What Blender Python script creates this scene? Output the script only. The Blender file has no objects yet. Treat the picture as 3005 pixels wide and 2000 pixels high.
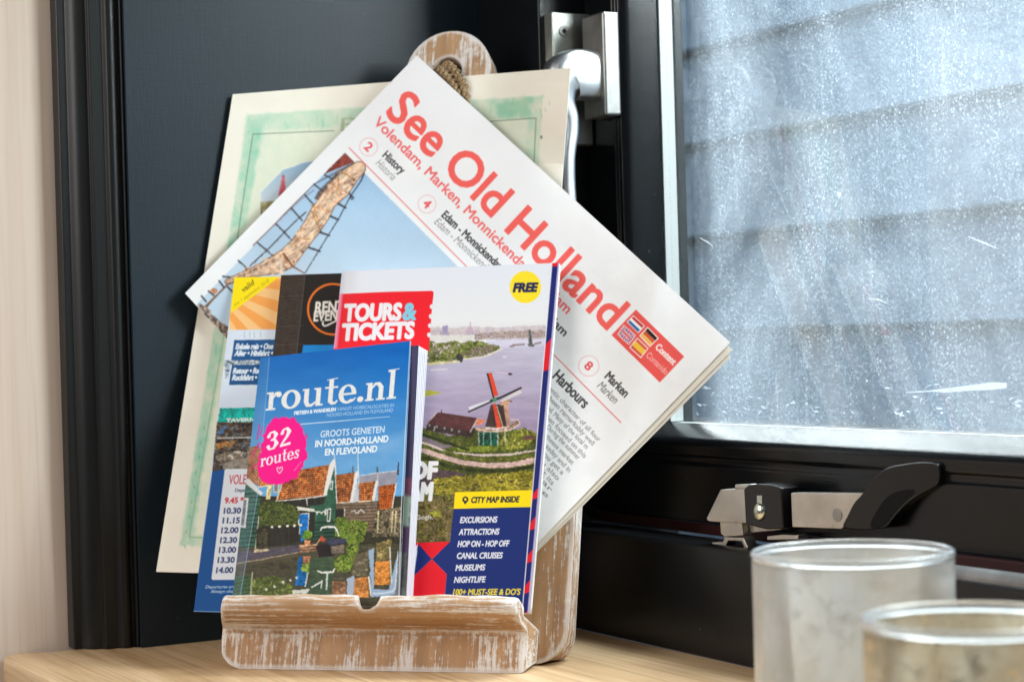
import bpy, bmesh, math, random
import numpy as np
from mathutils import Vector, Matrix

scn = bpy.context.scene
COL = scn.collection

# ------------------------------------------------------------------ camera
FPX = 5740.0                      # focal length in pixels of the 3005 x 2000 photograph
CX, CY, ROLL = 1502.5, 1000.0, 0.029
RV = np.array([math.cos(ROLL), 0, -math.sin(ROLL)])
UV = np.array([math.sin(ROLL), 0, math.cos(ROLL)])
cam_d = bpy.data.cameras.new('camera')
cam = bpy.data.objects.new('camera', cam_d)
COL.objects.link(cam)
cam_d.sensor_width = 36.0
cam_d.sensor_fit = 'HORIZONTAL'
cam_d.lens = FPX / 3005.0 * 36.0
cam_d.clip_start, cam_d.clip_end = 0.02, 50.0
cam.matrix_world = Matrix(((RV[0], UV[0], 0, 0), (0, 0, -1, 0), (RV[2], UV[2], 0, 0), (0, 0, 0, 1)))
cam_d.dof.use_dof = True
cam_d.dof.focus_distance = 1.36
cam_d.dof.aperture_fstop = 8.5
cam_d.dof.aperture_blades = 9
scn.camera = cam

# ------------------------------------------------------------------ world and lamps
wd = bpy.data.worlds.new('World')
scn.world = wd
wd.use_nodes = True
bg = wd.node_tree.nodes['Background']
bg.inputs[0].default_value = (0.86, 0.92, 1.0, 1)
bg.inputs[1].default_value = 0.07
scn.view_settings.view_transform = 'Standard'
scn.view_settings.look = 'None'
scn.view_settings.exposure = 0.0
scn.view_settings.gamma = 1.0


def area(name, loc, target, sx, sy, power, col=(1, 1, 1)):
    l = bpy.data.lights.new(name, 'AREA')
    l.shape = 'RECTANGLE'
    l.size, l.size_y, l.energy, l.color = sx, sy, power, col
    o = bpy.data.objects.new(name, l)
    COL.objects.link(o)
    d = Vector(target) - Vector(loc)
    o.matrix_world = Matrix.Translation(loc) @ d.to_track_quat('-Z', 'Y').to_matrix().to_4x4()
    return o


area('room_window_light', (-1.36, 0.60, 0.70), (-0.1, 1.38, 0.0), 1.0, 1.1, 20, (1.0, 0.98, 0.95))
area('room_ceiling_light', (-0.5, -0.6, 1.5), (-0.1, 1.4, 0.0), 1.4, 1.4, 5, (1.0, 0.96, 0.90))
area('outdoor_daylight', (1.05, 2.15, 1.5), (0.62, 2.45, 0.0), 1.5, 0.7, 105, (0.90, 0.96, 1.0))
area('cladding_fill_light', (0.95, 1.55, 1.35), (1.35, 2.45, 0.1), 1.6, 0.5, 88, (0.92, 0.96, 1.0))  # added fill that brightens the cladding, turned away from the dusty pane
area('outdoor_sky_light', (0.95, 4.0, 1.65), (0.3, 1.5, 0.0), 3.0, 1.5, 135, (0.95, 0.98, 1.0))
area('outdoor_side_light', (1.63, 0.73, 0.95), (-0.15, 1.5, 0.0), 0.7, 0.7, 68, (0.97, 0.99, 1.0))


# ------------------------------------------------------------------ geometry helpers
def A(*p):
    return np.array(p, dtype=float)


def ray(x, y):
    return A(0, 1, 0) + RV * ((x - CX) / FPX) + UV * ((CY - y) / FPX)


def hit(x, y, p0, n):
    d = ray(x, y)
    return d * (np.dot(p0, n) / np.dot(d, n))


ZS = -0.227                                              # top of the sill
EV = A(0.483, -0.8756, 0)                                # along the window, towards the viewer
MV = A(-0.8756, -0.483, 0)                               # out of the window, into the room
CO = A(-0.021, 1.65, 0)                                  # corner of reveal and window


def W(s, o, z):
    return CO + EV * s + MV * o + A(0, 0, z)


def wz(x, y, o):
    q = hit(x, y, CO + MV * o, MV) - CO
    return float(np.dot(q, EV)), float(q[2])


YAW, LEAN = math.radians(15), math.atan(0.38)
SU = A(math.cos(YAW), -math.sin(YAW), 0)
NH = A(-math.sin(YAW), -math.cos(YAW), 0)
SN = math.cos(LEAN) * NH + math.sin(LEAN) * A(0, 0, 1)
SV = math.cos(LEAN) * A(0, 0, 1) - math.sin(LEAN) * NH
Q0 = A(-0.1923, 1.387, ZS) - SN * 0.03                   # origin of the stand's own frame (u, n, v)


def S(u, n, v):
    return Q0 + SU * u + SN * n + SV * v


def empty(name, loc, mat=None):
    o = bpy.data.objects.new(name, None)
    COL.objects.link(o)
    o.empty_display_size = 0.02
    if mat is not None:
        o.matrix_world = mat
    else:
        o.location = Vector(loc)
    return o


def tag(o, label=None, cat=None, group=None, kind=None):
    for k, v in (('label', label), ('category', cat), ('group', group), ('kind', kind)):
        if v:
            o[k] = v
    return o


def mesh_obj(name, verts, faces, mat, parent=None, world=True, smooth=False, bevel=0, seg=2, origin=None):
    """verts in world space (or in the parent's frame when world=False)"""
    me = bpy.data.meshes.new(name)
    vs = [Vector(v) for v in verts]
    o = bpy.data.objects.new(name, me)
    COL.objects.link(o)
    if parent is not None:
        o.parent = parent
        if world:
            M = root_matrix(parent).inverted()
            vs = [M @ v for v in vs]
    elif origin is not None:
        o.location = Vector(origin)
        vs = [v - Vector(origin) for v in vs]
    me.from_pydata(vs, [], faces)
    bm = bmesh.new()
    bm.from_mesh(me)
    bmesh.ops.recalc_face_normals(bm, faces=bm.faces)
    bm.to_mesh(me)
    bm.free()
    if smooth or bevel:
        for p in me.polygons:
            p.use_smooth = True
    if mat:
        me.materials.append(mat)
    if bevel:
        b = o.modifiers.new('bevel', 'BEVEL')
        b.width, b.segments, b.limit_method, b.angle_limit = bevel, seg, 'ANGLE', math.radians(32)
        b.harden_normals = True
    return o


def root_matrix(o):
    M = o.matrix_basis.copy()
    p = o.parent
    while p is not None:
        M = p.matrix_basis @ M
        p = p.parent
    return M


def prism(loop, vec, base=0):
    """closed prism: loop of points swept along vec"""
    n = len(loop)
    v = [A(*p) for p in loop] + [A(*p) + vec for p in loop]
    f = [tuple(range(n)), tuple(range(2 * n - 1, n - 1, -1))]
    f += [(i, (i + 1) % n, n + (i + 1) % n, n + i) for i in range(n)]
    return v, [tuple(k + base for k in q) for q in f]


def box3(o, a, b, c):
    """box at o spanned by three vectors"""
    o, a, b, c = (A(*t) for t in (o, a, b, c))
    return prism([o, o + a, o + a + b, o + b], c)


def wbox(s0, s1, o0, o1, z0, z1):
    return prism([W(s0, o0, z0), W(s1, o0, z0), W(s1, o1, z0), W(s0, o1, z0)], A(0, 0, z1 - z0))


def join(*parts):
    V, Fc = [], []
    for v, f in parts:
        b = len(V)
        V += list(v)
        Fc += [tuple(i + b for i in q) for q in f]
    return V, Fc


def wprofile(pts, s0, s1):
    """profile of (o, z) points swept along the window"""
    return prism([W(s0, o, z) for o, z in pts], EV * (s1 - s0))


def tube(path, radii, nseg=14, up=None, cap=True, sq=1.0):
    """sweep of an ellipse: radii = list of (r_side, r_up) per point"""
    P = [A(*p) for p in path]
    V, Fc = [], []
    n = len(P)
    for i in range(n):
        t = P[min(i + 1, n - 1)] - P[max(i - 1, 0)]
        t = t / np.linalg.norm(t)
        ref = A(*up) if up is not None else (A(0, 0, 1) if abs(t[2]) < 0.9 else A(1, 0, 0))
        sd = np.cross(t, ref)
        sd = sd / np.linalg.norm(sd)
        uu = np.cross(sd, t)
        ra, rb = radii[i]
        for k in range(nseg):
            a = 2 * math.pi * k / nseg
            ca, sa = math.cos(a), math.sin(a)
            V.append(P[i] + sd * math.copysign(abs(ca) ** sq, ca) * ra + uu * math.copysign(abs(sa) ** sq, sa) * rb)
    for i in range(n - 1):
        for k in range(nseg):
            k2 = (k + 1) % nseg
            Fc.append((i * nseg + k, i * nseg + k2, (i + 1) * nseg + k2, (i + 1) * nseg + k))
    if cap:
        Fc.append(tuple(range(nseg)))
        Fc.append(tuple(range((n - 1) * nseg, n * nseg)))
    return V, Fc


def lathe(cx, cy, prof, nseg=96):
    V, Fc = [], []
    n = len(prof)
    for r, z in prof:
        for k in range(nseg):
            a = 2 * math.pi * k / nseg
            V.append(A(cx + r * math.cos(a), cy + r * math.sin(a), z))
    for i in range(n):
        j = (i + 1) % n
        if prof[i][0] < 1e-6 and prof[j][0] < 1e-6:
            continue
        for k in range(nseg):
            k2 = (k + 1) % nseg
            Fc.append((i * nseg + k, i * nseg + k2, j * nseg + k2, j * nseg + k))
    return V, Fc


# ------------------------------------------------------------------ material helpers
def lin(c):
    c = np.asarray(c, dtype=float) / 255.0
    return np.where(c <= 0.04045, c / 12.92, ((c + 0.055) / 1.055) ** 2.4)


class NT:
    def __init__(s, name):
        s.m = bpy.data.materials.new(name)
        s.m.use_nodes = True
        s.t = s.m.node_tree
        s.b = s.t.nodes['Principled BSDF']

    def n(s, typ, **kw):
        nd = s.t.nodes.new(typ)
        for k, v in kw.items():
            setattr(nd, k, v)
        return nd

    def l(s, a, b):
        s.t.links.new(a, b)

    def noise(s, scale=(1, 1, 1), sc=5.0, detail=4.0, rough=0.55, coord='Object', dist=0.0, loc=(0, 0, 0), rot=(0, 0, 0)):
        tc = s.n('ShaderNodeTexCoord')
        mp = s.n('ShaderNodeMapping')
        mp.inputs['Scale'].default_value = scale
        mp.inputs['Location'].default_value = loc
        mp.inputs['Rotation'].default_value = rot
        nz = s.n('ShaderNodeTexNoise')
        nz.inputs['Scale'].default_value = sc
        nz.inputs['Detail'].default_value = detail
        nz.inputs['Roughness'].default_value = rough
        nz.inputs['Distortion'].default_value = dist
        s.l(tc.outputs[coord], mp.inputs[0])
        s.l(mp.outputs[0], nz.inputs[0])
        return nz.outputs[0]

    def ramp(s, src, stops):
        r = s.n('ShaderNodeValToRGB')
        el = r.color_ramp.elements
        while len(el) < len(stops):
            el.new(0.5)
        for e_, (p, c) in zip(el, stops):
            e_.position = p
            e_.color = (c, c, c, 1) if isinstance(c, (int, float)) else (*c, 1)
        s.l(src, r.inputs[0])
        return r.outputs[0]

    def mix(s, fac, a, b, blend='MIX'):
        m = s.n('ShaderNodeMix', data_type='RGBA', blend_type=blend)
        for sock, val in ((m.inputs[0], fac), (m.inputs[6], a), (m.inputs[7], b)):
            if isinstance(val, (int, float)):
                sock.default_value = val
            elif isinstance(val, (tuple, list, np.ndarray)):
                sock.default_value = (*[float(q) for q in val], 1)
            else:
                s.l(val, sock)
        return m.outputs[2]

    def math(s, op, a, b=0.0, clamp=False):
        m = s.n('ShaderNodeMath', operation=op, use_clamp=clamp)
        for sock, val in ((m.inputs[0], a), (m.inputs[1], b)):
            if isinstance(val, (int, float)):
                sock.default_value = val
            else:
                s.l(val, sock)
        return m.outputs[0]

    def bump(s, h, strength=0.2, dist=0.001):
        b = s.n('ShaderNodeBump')
        b.inputs['Strength'].default_value = strength
        b.inputs['Distance'].default_value = dist
        s.l(h, b.inputs['Height'])
        s.l(b.outputs[0], s.b.inputs['Normal'])

    def base(s, c):
        if isinstance(c, (tuple, list, np.ndarray)):
            s.b.inputs['Base Color'].default_value = (*[float(q) for q in c], 1)
        else:
            s.l(c, s.b.inputs['Base Color'])

    def set(s, **kw):
        for k, v in kw.items():
            k = {'rough': 'Roughness', 'metal': 'Metallic', 'spec': 'Specular IOR Level', 'alpha': 'Alpha',
                 'trans': 'Transmission Weight', 'coat': 'Coat Weight', 'coatr': 'Coat Roughness', 'ior': 'IOR'}[k]
            if isinstance(v, (int, float)):
                s.b.inputs[k].default_value = v
            else:
                s.l(v, s.b.inputs[k])
        return s


def paint_mat(name, col, rough, texture=0.0):
    t = NT(name)
    a = t.noise((1, 1, 1), 9, 3)
    c = t.mix(t.ramp(a, [(0.3, 0.0), (0.7, 1.0)]), [q * 0.86 for q in col], [q * 1.12 for q in col])
    sp = t.ramp(t.noise((1, 1, 1), 190, 1, 0.4), [(0.80, 0.0), (0.83, 1.0)])
    c = t.mix(t.math('MULTIPLY', sp, 0.25), c, (0.12, 0.12, 0.12))
    t.base(c)
    t.set(rough=rough, spec=0.36)
    w1 = t.noise((60, 60, 1100), 1.0, 2)
    w2 = t.noise((900, 900, 60), 1.0, 2)
    t.bump(t.math('ADD', w1, w2), 0.10 + texture, 0.0006)
    return t.m


M_SASH = paint_mat('black_gloss_paint', (0.0036, 0.0044, 0.0056), 0.22)
M_BLACK = paint_mat('black_satin_paint', (0.0036, 0.0044, 0.0056), 0.33)
M_NAVY = paint_mat('dark_navy_paint', (0.0085, 0.0190, 0.0290), 0.42, 0.03)
M_MOULD = paint_mat('dark_moulding_paint', (0.0095, 0.0098, 0.0105), 0.36)


def steel(name, col, rough, aniso=False):
    t = NT(name)
    g = t.noise((1, 1, 1), 60, 3)
    t.base(t.mix(t.ramp(g, [(0.35, 0.0), (0.7, 1.0)]), [q * 0.82 for q in col], col))
    t.set(metal=1.0, rough=t.ramp(t.noise((1, 1, 1), 35, 3), [(0.3, rough * 0.8), (0.75, rough * 1.25)]))
    t.bump(t.noise((40, 40, 600) if aniso else (1, 1, 1), 1.0 if aniso else 300, 2), 0.05, 0.0004)
    return t.m


M_SATIN = steel('satin_nickel', (0.36, 0.355, 0.34), 0.42)
M_STEEL = steel('brushed_steel', (0.66, 0.62, 0.57), 0.34, True)
M_CHROME = steel('satin_aluminium', (0.74, 0.75, 0.76), 0.36)
M_ZINC = steel('zinc_plate', (0.58, 0.60, 0.55), 0.42)


def plain(name, col, rough=0.5, spec=0.5):
    t = NT(name)
    g = t.noise((1, 1, 1), 40, 3)
    t.base(t.mix(g, [q * 0.85 for q in col], [min(1, q * 1.12) for q in col]))
    t.set(rough=rough, spec=spec)
    return t.m


M_PLASTIC = plain('black_plastic', (0.007, 0.007, 0.008), 0.27)
M_SEAL = plain('dark_red_rubber_seal', (0.030, 0.0025, 0.0035), 0.5)
M_PAPER = plain('page_edges', (0.80, 0.79, 0.80), 0.8, 0.2)


def distressed(name, along, seed, brown=((0.33, 0.178, 0.082), (0.54, 0.315, 0.158)), amount=0.0):
    """brown wood brushed with worn white paint; along = grain axis (0 u, 2 v); edges keep more white"""
    t = NT(name)
    st = [130.0, 130.0, 130.0]
    st[along] = 7.0
    st2 = [60.0, 60.0, 60.0]
    st2[along] = 9.0
    fine = [420.0, 420.0, 420.0]
    fine[along] = 22.0
    g1 = t.noise(tuple(st), 1.0, 4, 0.6, loc=(seed, 0, 0), dist=0.4)
    g2 = t.noise((8, 8, 8), 1.0, 3, loc=(0, seed, 0))
    wood = t.mix(t.ramp(g1, [(0.3, 0.0), (0.7, 1.0)]), brown[0], brown[1])
    wood = t.mix(t.math('MULTIPLY', t.ramp(g2, [(0.35, 0.0), (0.8, 1.0)]), 0.45), wood, (0.40, 0.27, 0.17))
    s1 = t.noise(tuple(fine), 1.0, 5, 0.72, loc=(seed * 2, 1, 0))
    s2 = t.noise(tuple(st2), 0.5, 3, 0.6, loc=(0, seed * 3, 2))
    chip = t.noise((1, 1, 1), 230, 4, 0.7, loc=(seed, seed, 0))
    patch = t.noise((1, 1, 1), 26, 3, 0.6, loc=(0, seed, seed))
    str_ = t.math('ADD', t.math('MULTIPLY', s1, 0.46), t.math('MULTIPLY', s2, 0.40))
    str_ = t.math('ADD', str_, t.math('ADD', t.math('MULTIPLY', chip, 0.17), t.math('MULTIPLY', patch, 0.16)))
    stain = t.ramp(t.noise((1, 1, 1), 17, 3, 0.6, loc=(seed * 3, 2, 1)), [(0.55, 0.0), (0.72, 1.0)])
    wood = t.mix(t.math('MULTIPLY', stain, 0.5), wood, (0.20, 0.115, 0.085))
    bev = t.n('ShaderNodeBevel', samples=6)
    bev.inputs['Radius'].default_value = 0.0055
    geo = t.n('ShaderNodeNewGeometry')
    dt = t.n('ShaderNodeVectorMath', operation='DOT_PRODUCT')
    t.l(bev.outputs[0], dt.inputs[0])
    t.l(geo.outputs['True Normal'], dt.inputs[1])
    edge = t.ramp(dt.outputs['Value'], [(0.90, 1.0), (0.998, 0.0)])
    tot = t.math('ADD', t.math('ADD', str_, amount), t.math('MULTIPLY', edge, 0.20))
    white = t.ramp(tot, [(0.617, 0.0), (0.668, 1.0)])
    t.base(t.mix(t.math('MULTIPLY', white, 0.88), wood, (0.76, 0.73, 0.71)))
    t.set(rough=0.62, spec=0.35)
    t.bump(t.math('ADD', t.math('MULTIPLY', g1, 0.6), t.math('MULTIPLY', white, 0.5)), 0.35, 0.0008)
    return t.m


M_BOARD = distressed('whitewashed_board_wood', 2, 1.7)
M_LEDGE = distressed('whitewashed_ledge_wood', 0, 4.3, amount=0.015)
M_APRON = distressed('whitewashed_apron_wood', 2, 8.1, amount=0.005)


def pine(name, ca, cb, cc, axis, rough, scale=1.0, rot=(0, 0, 0), contrast=1.0):
    t = NT(name)
    sc = [46.0 * scale] * 3
    sc[axis] = 1.6 * scale
    sf = [260.0 * scale] * 3
    sf[axis] = 7.0 * scale
    tc = t.n('ShaderNodeTexCoord')
    mp = t.n('ShaderNodeMapping')
    mp.inputs['Rotation'].default_value = rot
    t.l(tc.outputs['Object'], mp.inputs[0])

    def nz(s3, det, loc):
        m2 = t.n('ShaderNodeMapping')
        m2.inputs['Scale'].default_value = s3
        m2.inputs['Location'].default_value = loc
        t.l(mp.outputs[0], m2.inputs[0])
        q = t.n('ShaderNodeTexNoise')
        q.inputs['Scale'].default_value = 1.0
        q.inputs['Detail'].default_value = det
        q.inputs['Distortion'].default_value = 0.6
        t.l(m2.outputs[0], q.inputs[0])
        return q.outputs[0]
    a = nz(tuple(sc), 3, (0.3, 0.2, 0.1))
    b = nz(tuple(sf), 4, (3, 1, 2))
    c = t.mix(t.ramp(a, [(0.32, 0.0), (0.68, 1.0)]), ca, cb)
    c = t.mix(t.math('MULTIPLY', t.ramp(b, [(0.46, 0.0), (0.70, 1.0)]), 0.55 * contrast), c, cc)
    t.base(c)
    t.set(rough=rough, spec=0.4)
    t.bump(b, 0.12, 0.0005)
    return t.m


SILL_ROT = (0, 0, -math.atan2(EV[1], EV[0]))
M_SILL = pine('oiled_pine_sill', (0.54, 0.35, 0.185), (0.68, 0.48, 0.285), (0.36, 0.20, 0.09), 0, 0.42, 1.0, SILL_ROT, 1.3)
M_PINE = pine('pale_pine_board', (0.76, 0.61, 0.50), (0.83, 0.70, 0.595), (0.68, 0.50, 0.39), 2, 0.6, 0.8, contrast=0.9)

# printed paper: colour held per vertex of the page mesh
def print_mat(name, rough, spec, coat=0.0):
    t = NT(name)
    at = t.n('ShaderNodeAttribute')
    at.attribute_name = 'ink'
    t.base(at.outputs['Color'])
    t.set(rough=rough, spec=spec, coat=coat, coatr=0.18)
    t.bump(t.noise((1, 1, 1), 30, 3, dist=0.8), 0.14 if rough > 0.7 else 0.06, 0.002)
    return t.m


M_NEWSPRINT = print_mat('newsprint', 0.85, 0.15)
M_CARD = print_mat('textured_card', 0.75, 0.2)
M_GLOSSY = print_mat('glossy_print', 0.5, 0.13, 0.0)

# ------------------------------------------------------------------ ink canvas: printed pages are drawn in plane coordinates
_rs = np.random.RandomState(7)
_LAT = _rs.rand(256, 256)


def vnoise(x, y, seed=0):
    x = x + seed * 17.31
    y = y + seed * 9.77
    xi, yi = np.floor(x).astype(int), np.floor(y).astype(int)
    fx, fy = x - xi, y - yi
    fx, fy = fx * fx * (3 - 2 * fx), fy * fy * (3 - 2 * fy)
    g = lambda i, j: _LAT[(xi + i) & 255, (yi + j) & 255]
    return (g(0, 0) * (1 - fx) + g(1, 0) * fx) * (1 - fy) + (g(0, 1) * (1 - fx) + g(1, 1) * fx) * fy


def fbm(x, y, seed=0, octv=4):
    v, a, t = 0, 0.5, 0
    for i in range(octv):
        v = v + a * vnoise(x * 2 ** i, y * 2 ** i, seed + i)
        t += a
        a *= 0.55
    return v / t


def homography(src, dst):
    M, b = [], []
    for (x, y), (X, Y) in zip(src, dst):
        M.append([x, y, 1, 0, 0, 0, -X * x, -X * y]); b.append(X)
        M.append([0, 0, 0, x, y, 1, -Y * x, -Y * y]); b.append(Y)
    h = np.linalg.solve(np.array(M), np.array(b))
    return np.append(h, 1).reshape(3, 3)


_fc = {}


def glyphs(s):
    """outline segments of a line of text, one array per glyph"""
    if s in _fc:
        return _fc[s]
    c = bpy.data.curves.new('lettering', 'FONT')
    c.body = s
    c.fill_mode = 'NONE'
    c.resolution_u = 4
    o = bpy.data.objects.new('lettering', c)
    COL.objects.link(o)
    dg = bpy.context.evaluated_depsgraph_get()
    ev = o.evaluated_get(dg)
    me = ev.to_mesh()
    co = np.array([v.co[:2] for v in me.vertices])
    ed = np.array([e_.vertices[:] for e_ in me.edges])
    ev.to_mesh_clear()
    bpy.data.objects.remove(o)
    bpy.data.curves.remove(c)
    seg = np.concatenate([co[ed[:, 0]], co[ed[:, 1]]], 1)
    order = np.argsort(np.minimum(seg[:, 0], seg[:, 2]))
    seg = seg[order]
    out, cur, mx = [], [], -1e9
    for q in seg:
        if cur and min(q[0], q[2]) > mx + 1e-4:
            out.append(np.array(cur)); cur = []
        cur.append(q)
        mx = max(mx, q[0], q[2]) if len(cur) > 1 else max(q[0], q[2])
    out.append(np.array(cur))
    _fc[s] = (out, co[:, 0].min(), co[:, 0].max())
    return _fc[s]


def seg_sd(X, Y, segs):
    d2 = np.full(X.shape, 1e12)
    ins = np.zeros(X.shape, bool)
    for x0, y0, x1, y1 in segs:
        ex, ey = x1 - x0, y1 - y0
        L2 = ex * ex + ey * ey + 1e-12
        t = np.clip(((X - x0) * ex + (Y - y0) * ey) / L2, 0, 1)
        d2 = np.minimum(d2, (X - x0 - t * ex) ** 2 + (Y - y0 - t * ey) ** 2)
        if y0 != y1:
            c = ((y0 > Y) != (y1 > Y)) & (X < ex * (Y - y0) / ey + x0)
            ins ^= c
    return np.where(ins, 1, -1) * np.sqrt(d2)


def K(x0, y0, s):
    return lambda *p: [(x0 + s * p[i], y0 + s * p[i + 1]) for i in range(0, len(p), 2)]


class Cv:
    def __init__(s, quad, res, col):
        L = lambda i, j: math.hypot(quad[i][0] - quad[j][0], quad[i][1] - quad[j][1])
        s.nx = int(max(L(0, 1), L(3, 2)) * res)
        s.ny = int(max(L(0, 3), L(1, 2)) * res)
        H = homography([(0, 0), (1, 0), (1, 1), (0, 1)], quad)
        s.a, s.b = np.meshgrid(np.linspace(0, 1, s.nx + 1), np.linspace(0, 1, s.ny + 1))
        w = H[2, 0] * s.a + H[2, 1] * s.b + 1
        s.X = (H[0, 0] * s.a + H[0, 1] * s.b + H[0, 2]) / w
        s.Y = (H[1, 0] * s.a + H[1, 1] * s.b + H[1, 2]) / w
        s.img = np.zeros(s.X.shape + (3,)) + np.array(col, float)
        s.aa = 1.0 / res
        s.up = None

    def sel(s, x0, y0, x1, y1):
        m = (s.X >= x0) & (s.X <= x1) & (s.Y >= y0) & (s.Y <= y1)
        r, c = np.flatnonzero(m.any(1)), np.flatnonzero(m.any(0))
        if len(r) == 0:
            return None
        return slice(r[0], r[-1] + 1), slice(c[0], c[-1] + 1)

    def blend(s, sl, cov, col):
        if callable(col):
            col = col(s.X[sl], s.Y[sl])
        col = np.asarray(col, float)
        s.img[sl] = s.img[sl] * (1 - cov[..., None]) + col * cov[..., None]

    def poly(s, pts, col, al=1.0, rough=0.0, rs=0.08, soft=None, seed=0):
        xs, ys = [p[0] for p in pts], [p[1] for p in pts]
        pad = 4 + rough
        sl = s.sel(min(xs) - pad, min(ys) - pad, max(xs) + pad, max(ys) + pad)
        if sl is None:
            return
        X, Y = s.X[sl], s.Y[sl]
        sd = seg_sd(X, Y, [(*pts[i - 1], *pts[i]) for i in range(len(pts))])
        if rough:
            sd = sd + (fbm(X * rs, Y * rs, 3 + seed) - 0.5) * 2 * rough
        s.blend(sl, np.clip(0.5 + sd / (soft or s.aa), 0, 1) * al, col)

    def ell(s, c, rx, ry, col, ring=0, al=1.0, rough=0.0, rs=0.08):
        sl = s.sel(c[0] - rx - 6 - rough, c[1] - ry - 6 - rough, c[0] + rx + 6 + rough, c[1] + ry + 6 + rough)
        if sl is None:
            return
        X, Y = s.X[sl], s.Y[sl]
        sd = (1 - np.hypot((X - c[0]) / rx, (Y - c[1]) / ry)) * min(rx, ry)
        if rough:
            sd = sd + (fbm(X * rs, Y * rs, 5) - 0.5) * 2 * rough
        if ring:
            sd = ring / 2 - np.abs(sd - ring / 2)
        s.blend(sl, np.clip(0.5 + sd / s.aa, 0, 1) * al, col)

    def line(s, pts, w, col, al=1.0):
        """polyline; w = width or list of widths"""
        ws = w if isinstance(w, (list, tuple)) else [w] * len(pts)
        mw = max(ws) + 4
        xs, ys = [p[0] for p in pts], [p[1] for p in pts]
        sl = s.sel(min(xs) - mw, min(ys) - mw, max(xs) + mw, max(ys) + mw)
        if sl is None:
            return
        s.blend(sl, np.clip(0.5 + stroke_sd(s.X[sl], s.Y[sl], pts, ws) / s.aa, 0, 1) * al, col)

    def text(s, t, p0, p1, h, col, bold=0.0, up=None, al=1.0):
        gl, x0, x1 = glyphs(t)
        p0, p1 = np.array(p0, float), np.array(p1, float)
        d = (p1 - p0) / (x1 - x0)
        u = up if up is not None else s.up
        if u is None:
            u = (d[1], -d[0])
        u = np.array(u, float)
        u = u / np.hypot(*u) * h / 0.682
        for g in gl:
            q = np.empty_like(g)
            for k in (0, 2):
                q[:, k] = p0[0] + (g[:, k] - x0) * d[0] + g[:, k + 1] * u[0]
                q[:, k + 1] = p0[1] + (g[:, k] - x0) * d[1] + g[:, k + 1] * u[1]
            mx, my = q[:, ::2], q[:, 1::2]
            sl = s.sel(mx.min() - 5, my.min() - 5, mx.max() + 5, my.max() + 5)
            if sl is None:
                continue
            sd = seg_sd(s.X[sl], s.Y[sl], q) + bold
            s.blend(sl, np.clip(0.5 + sd / s.aa, 0, 1) * al, col)

    def photo(s, pts, amp=1.0, warp=1.6, seed=0):
        """give a drawn picture the detail of a printed photograph: wandering edges, leaf and brick scale contrast, glints"""
        xs, ys = [p[0] for p in pts], [p[1] for p in pts]
        sl = s.sel(min(xs), min(ys), max(xs), max(ys))
        if sl is None:
            return
        X, Y = s.X[sl], s.Y[sl]
        cov = np.clip(0.5 + seg_sd(X, Y, [(*pts[i - 1], *pts[i]) for i in range(len(pts))]) / 3, 0, 1)
        h, w = X.shape
        jj, ii = np.mgrid[0:h, 0:w]
        dx = (fbm(X * .22, Y * .22, 21 + seed, 3) - .5) * 2 * warp / s.aa * 1.4
        dy = (fbm(X * .22, Y * .22, 33 + seed, 3) - .5) * 2 * warp / s.aa * 1.4
        img = s.img[sl]
        a = img[np.clip(np.rint(jj + dy).astype(int), 0, h - 1), np.clip(np.rint(ii + dx).astype(int), 0, w - 1)]
        pad = np.pad(a, ((1, 1), (1, 1), (0, 0)), 'edge')
        a = a * .5 + (pad[:-2, 1:-1] + pad[2:, 1:-1] + pad[1:-1, :-2] + pad[1:-1, 2:]) * .125
        lum = a.mean(-1, keepdims=True)
        sat = np.clip((a.max(-1) - a.min(-1)) / 70.0, 0.25, 1.0) * np.clip((235 - lum[..., 0]) / 60.0, .15, 1)
        sat = np.where((a[..., 2] > a[..., 0] + 12) & (a[..., 2] > a[..., 1] + 4) & (lum[..., 0] > 120), sat * .10, sat)
        k = (fbm(X * .34, Y * .34, 41 + seed, 3) - .5) * .75 + (fbm(X * .09, Y * .09, 47 + seed, 3) - .5) * .55 + (fbm(X * .03, Y * .03, 52 + seed, 2) - .5) * .35
        a = a * (1 + amp * sat * k)[..., None]
        gl = np.clip((vnoise(X * .55, Y * .55, 61 + seed) - .84) * 6, 0, 1) * sat * amp
        a = a + gl[..., None] * np.array((46, 44, 34.))
        s.img[sl] = img * (1 - cov[..., None]) + a * cov[..., None]

    def serif(s, t, p0, p1, h, col, up):
        """slab-serif lettering, h = x-height"""
        adv = dict(r=0.78, o=1.08, u=1.16, t=0.74, e=0.98, n=1.12, l=0.5, s=0.78)
        adv.update({'.': 0.42, '3': 0.86, '2': 0.8})
        tot = sum(adv[c] for c in t) - 0.06
        p0, p1 = np.array(p0, float), np.array(p1, float)
        d = (p1 - p0) / tot
        u = np.array(up, float)
        u = u / np.hypot(*u) * h
        Mi = np.linalg.inv(np.array([[d[0], u[0]], [d[1], u[1]]]))
        sc = (np.hypot(*d) + np.hypot(*u)) / 2
        x = 0.0
        for c in t:
            o = p0 + d * x
            cs = np.array([o + d * i * adv[c] + u * j for i in (-0.1, 1.1) for j in (-0.2, 1.8)])
            sl = s.sel(cs[:, 0].min(), cs[:, 1].min(), cs[:, 0].max(), cs[:, 1].max())
            if sl is not None:
                lx = Mi[0, 0] * (s.X[sl] - o[0]) + Mi[0, 1] * (s.Y[sl] - o[1])
                ly = Mi[1, 0] * (s.X[sl] - o[0]) + Mi[1, 1] * (s.Y[sl] - o[1])
                s.blend(sl, np.clip(0.5 + serif_glyph(c, lx, ly) * sc / s.aa, 0, 1), col)
            x += adv[c]


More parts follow.
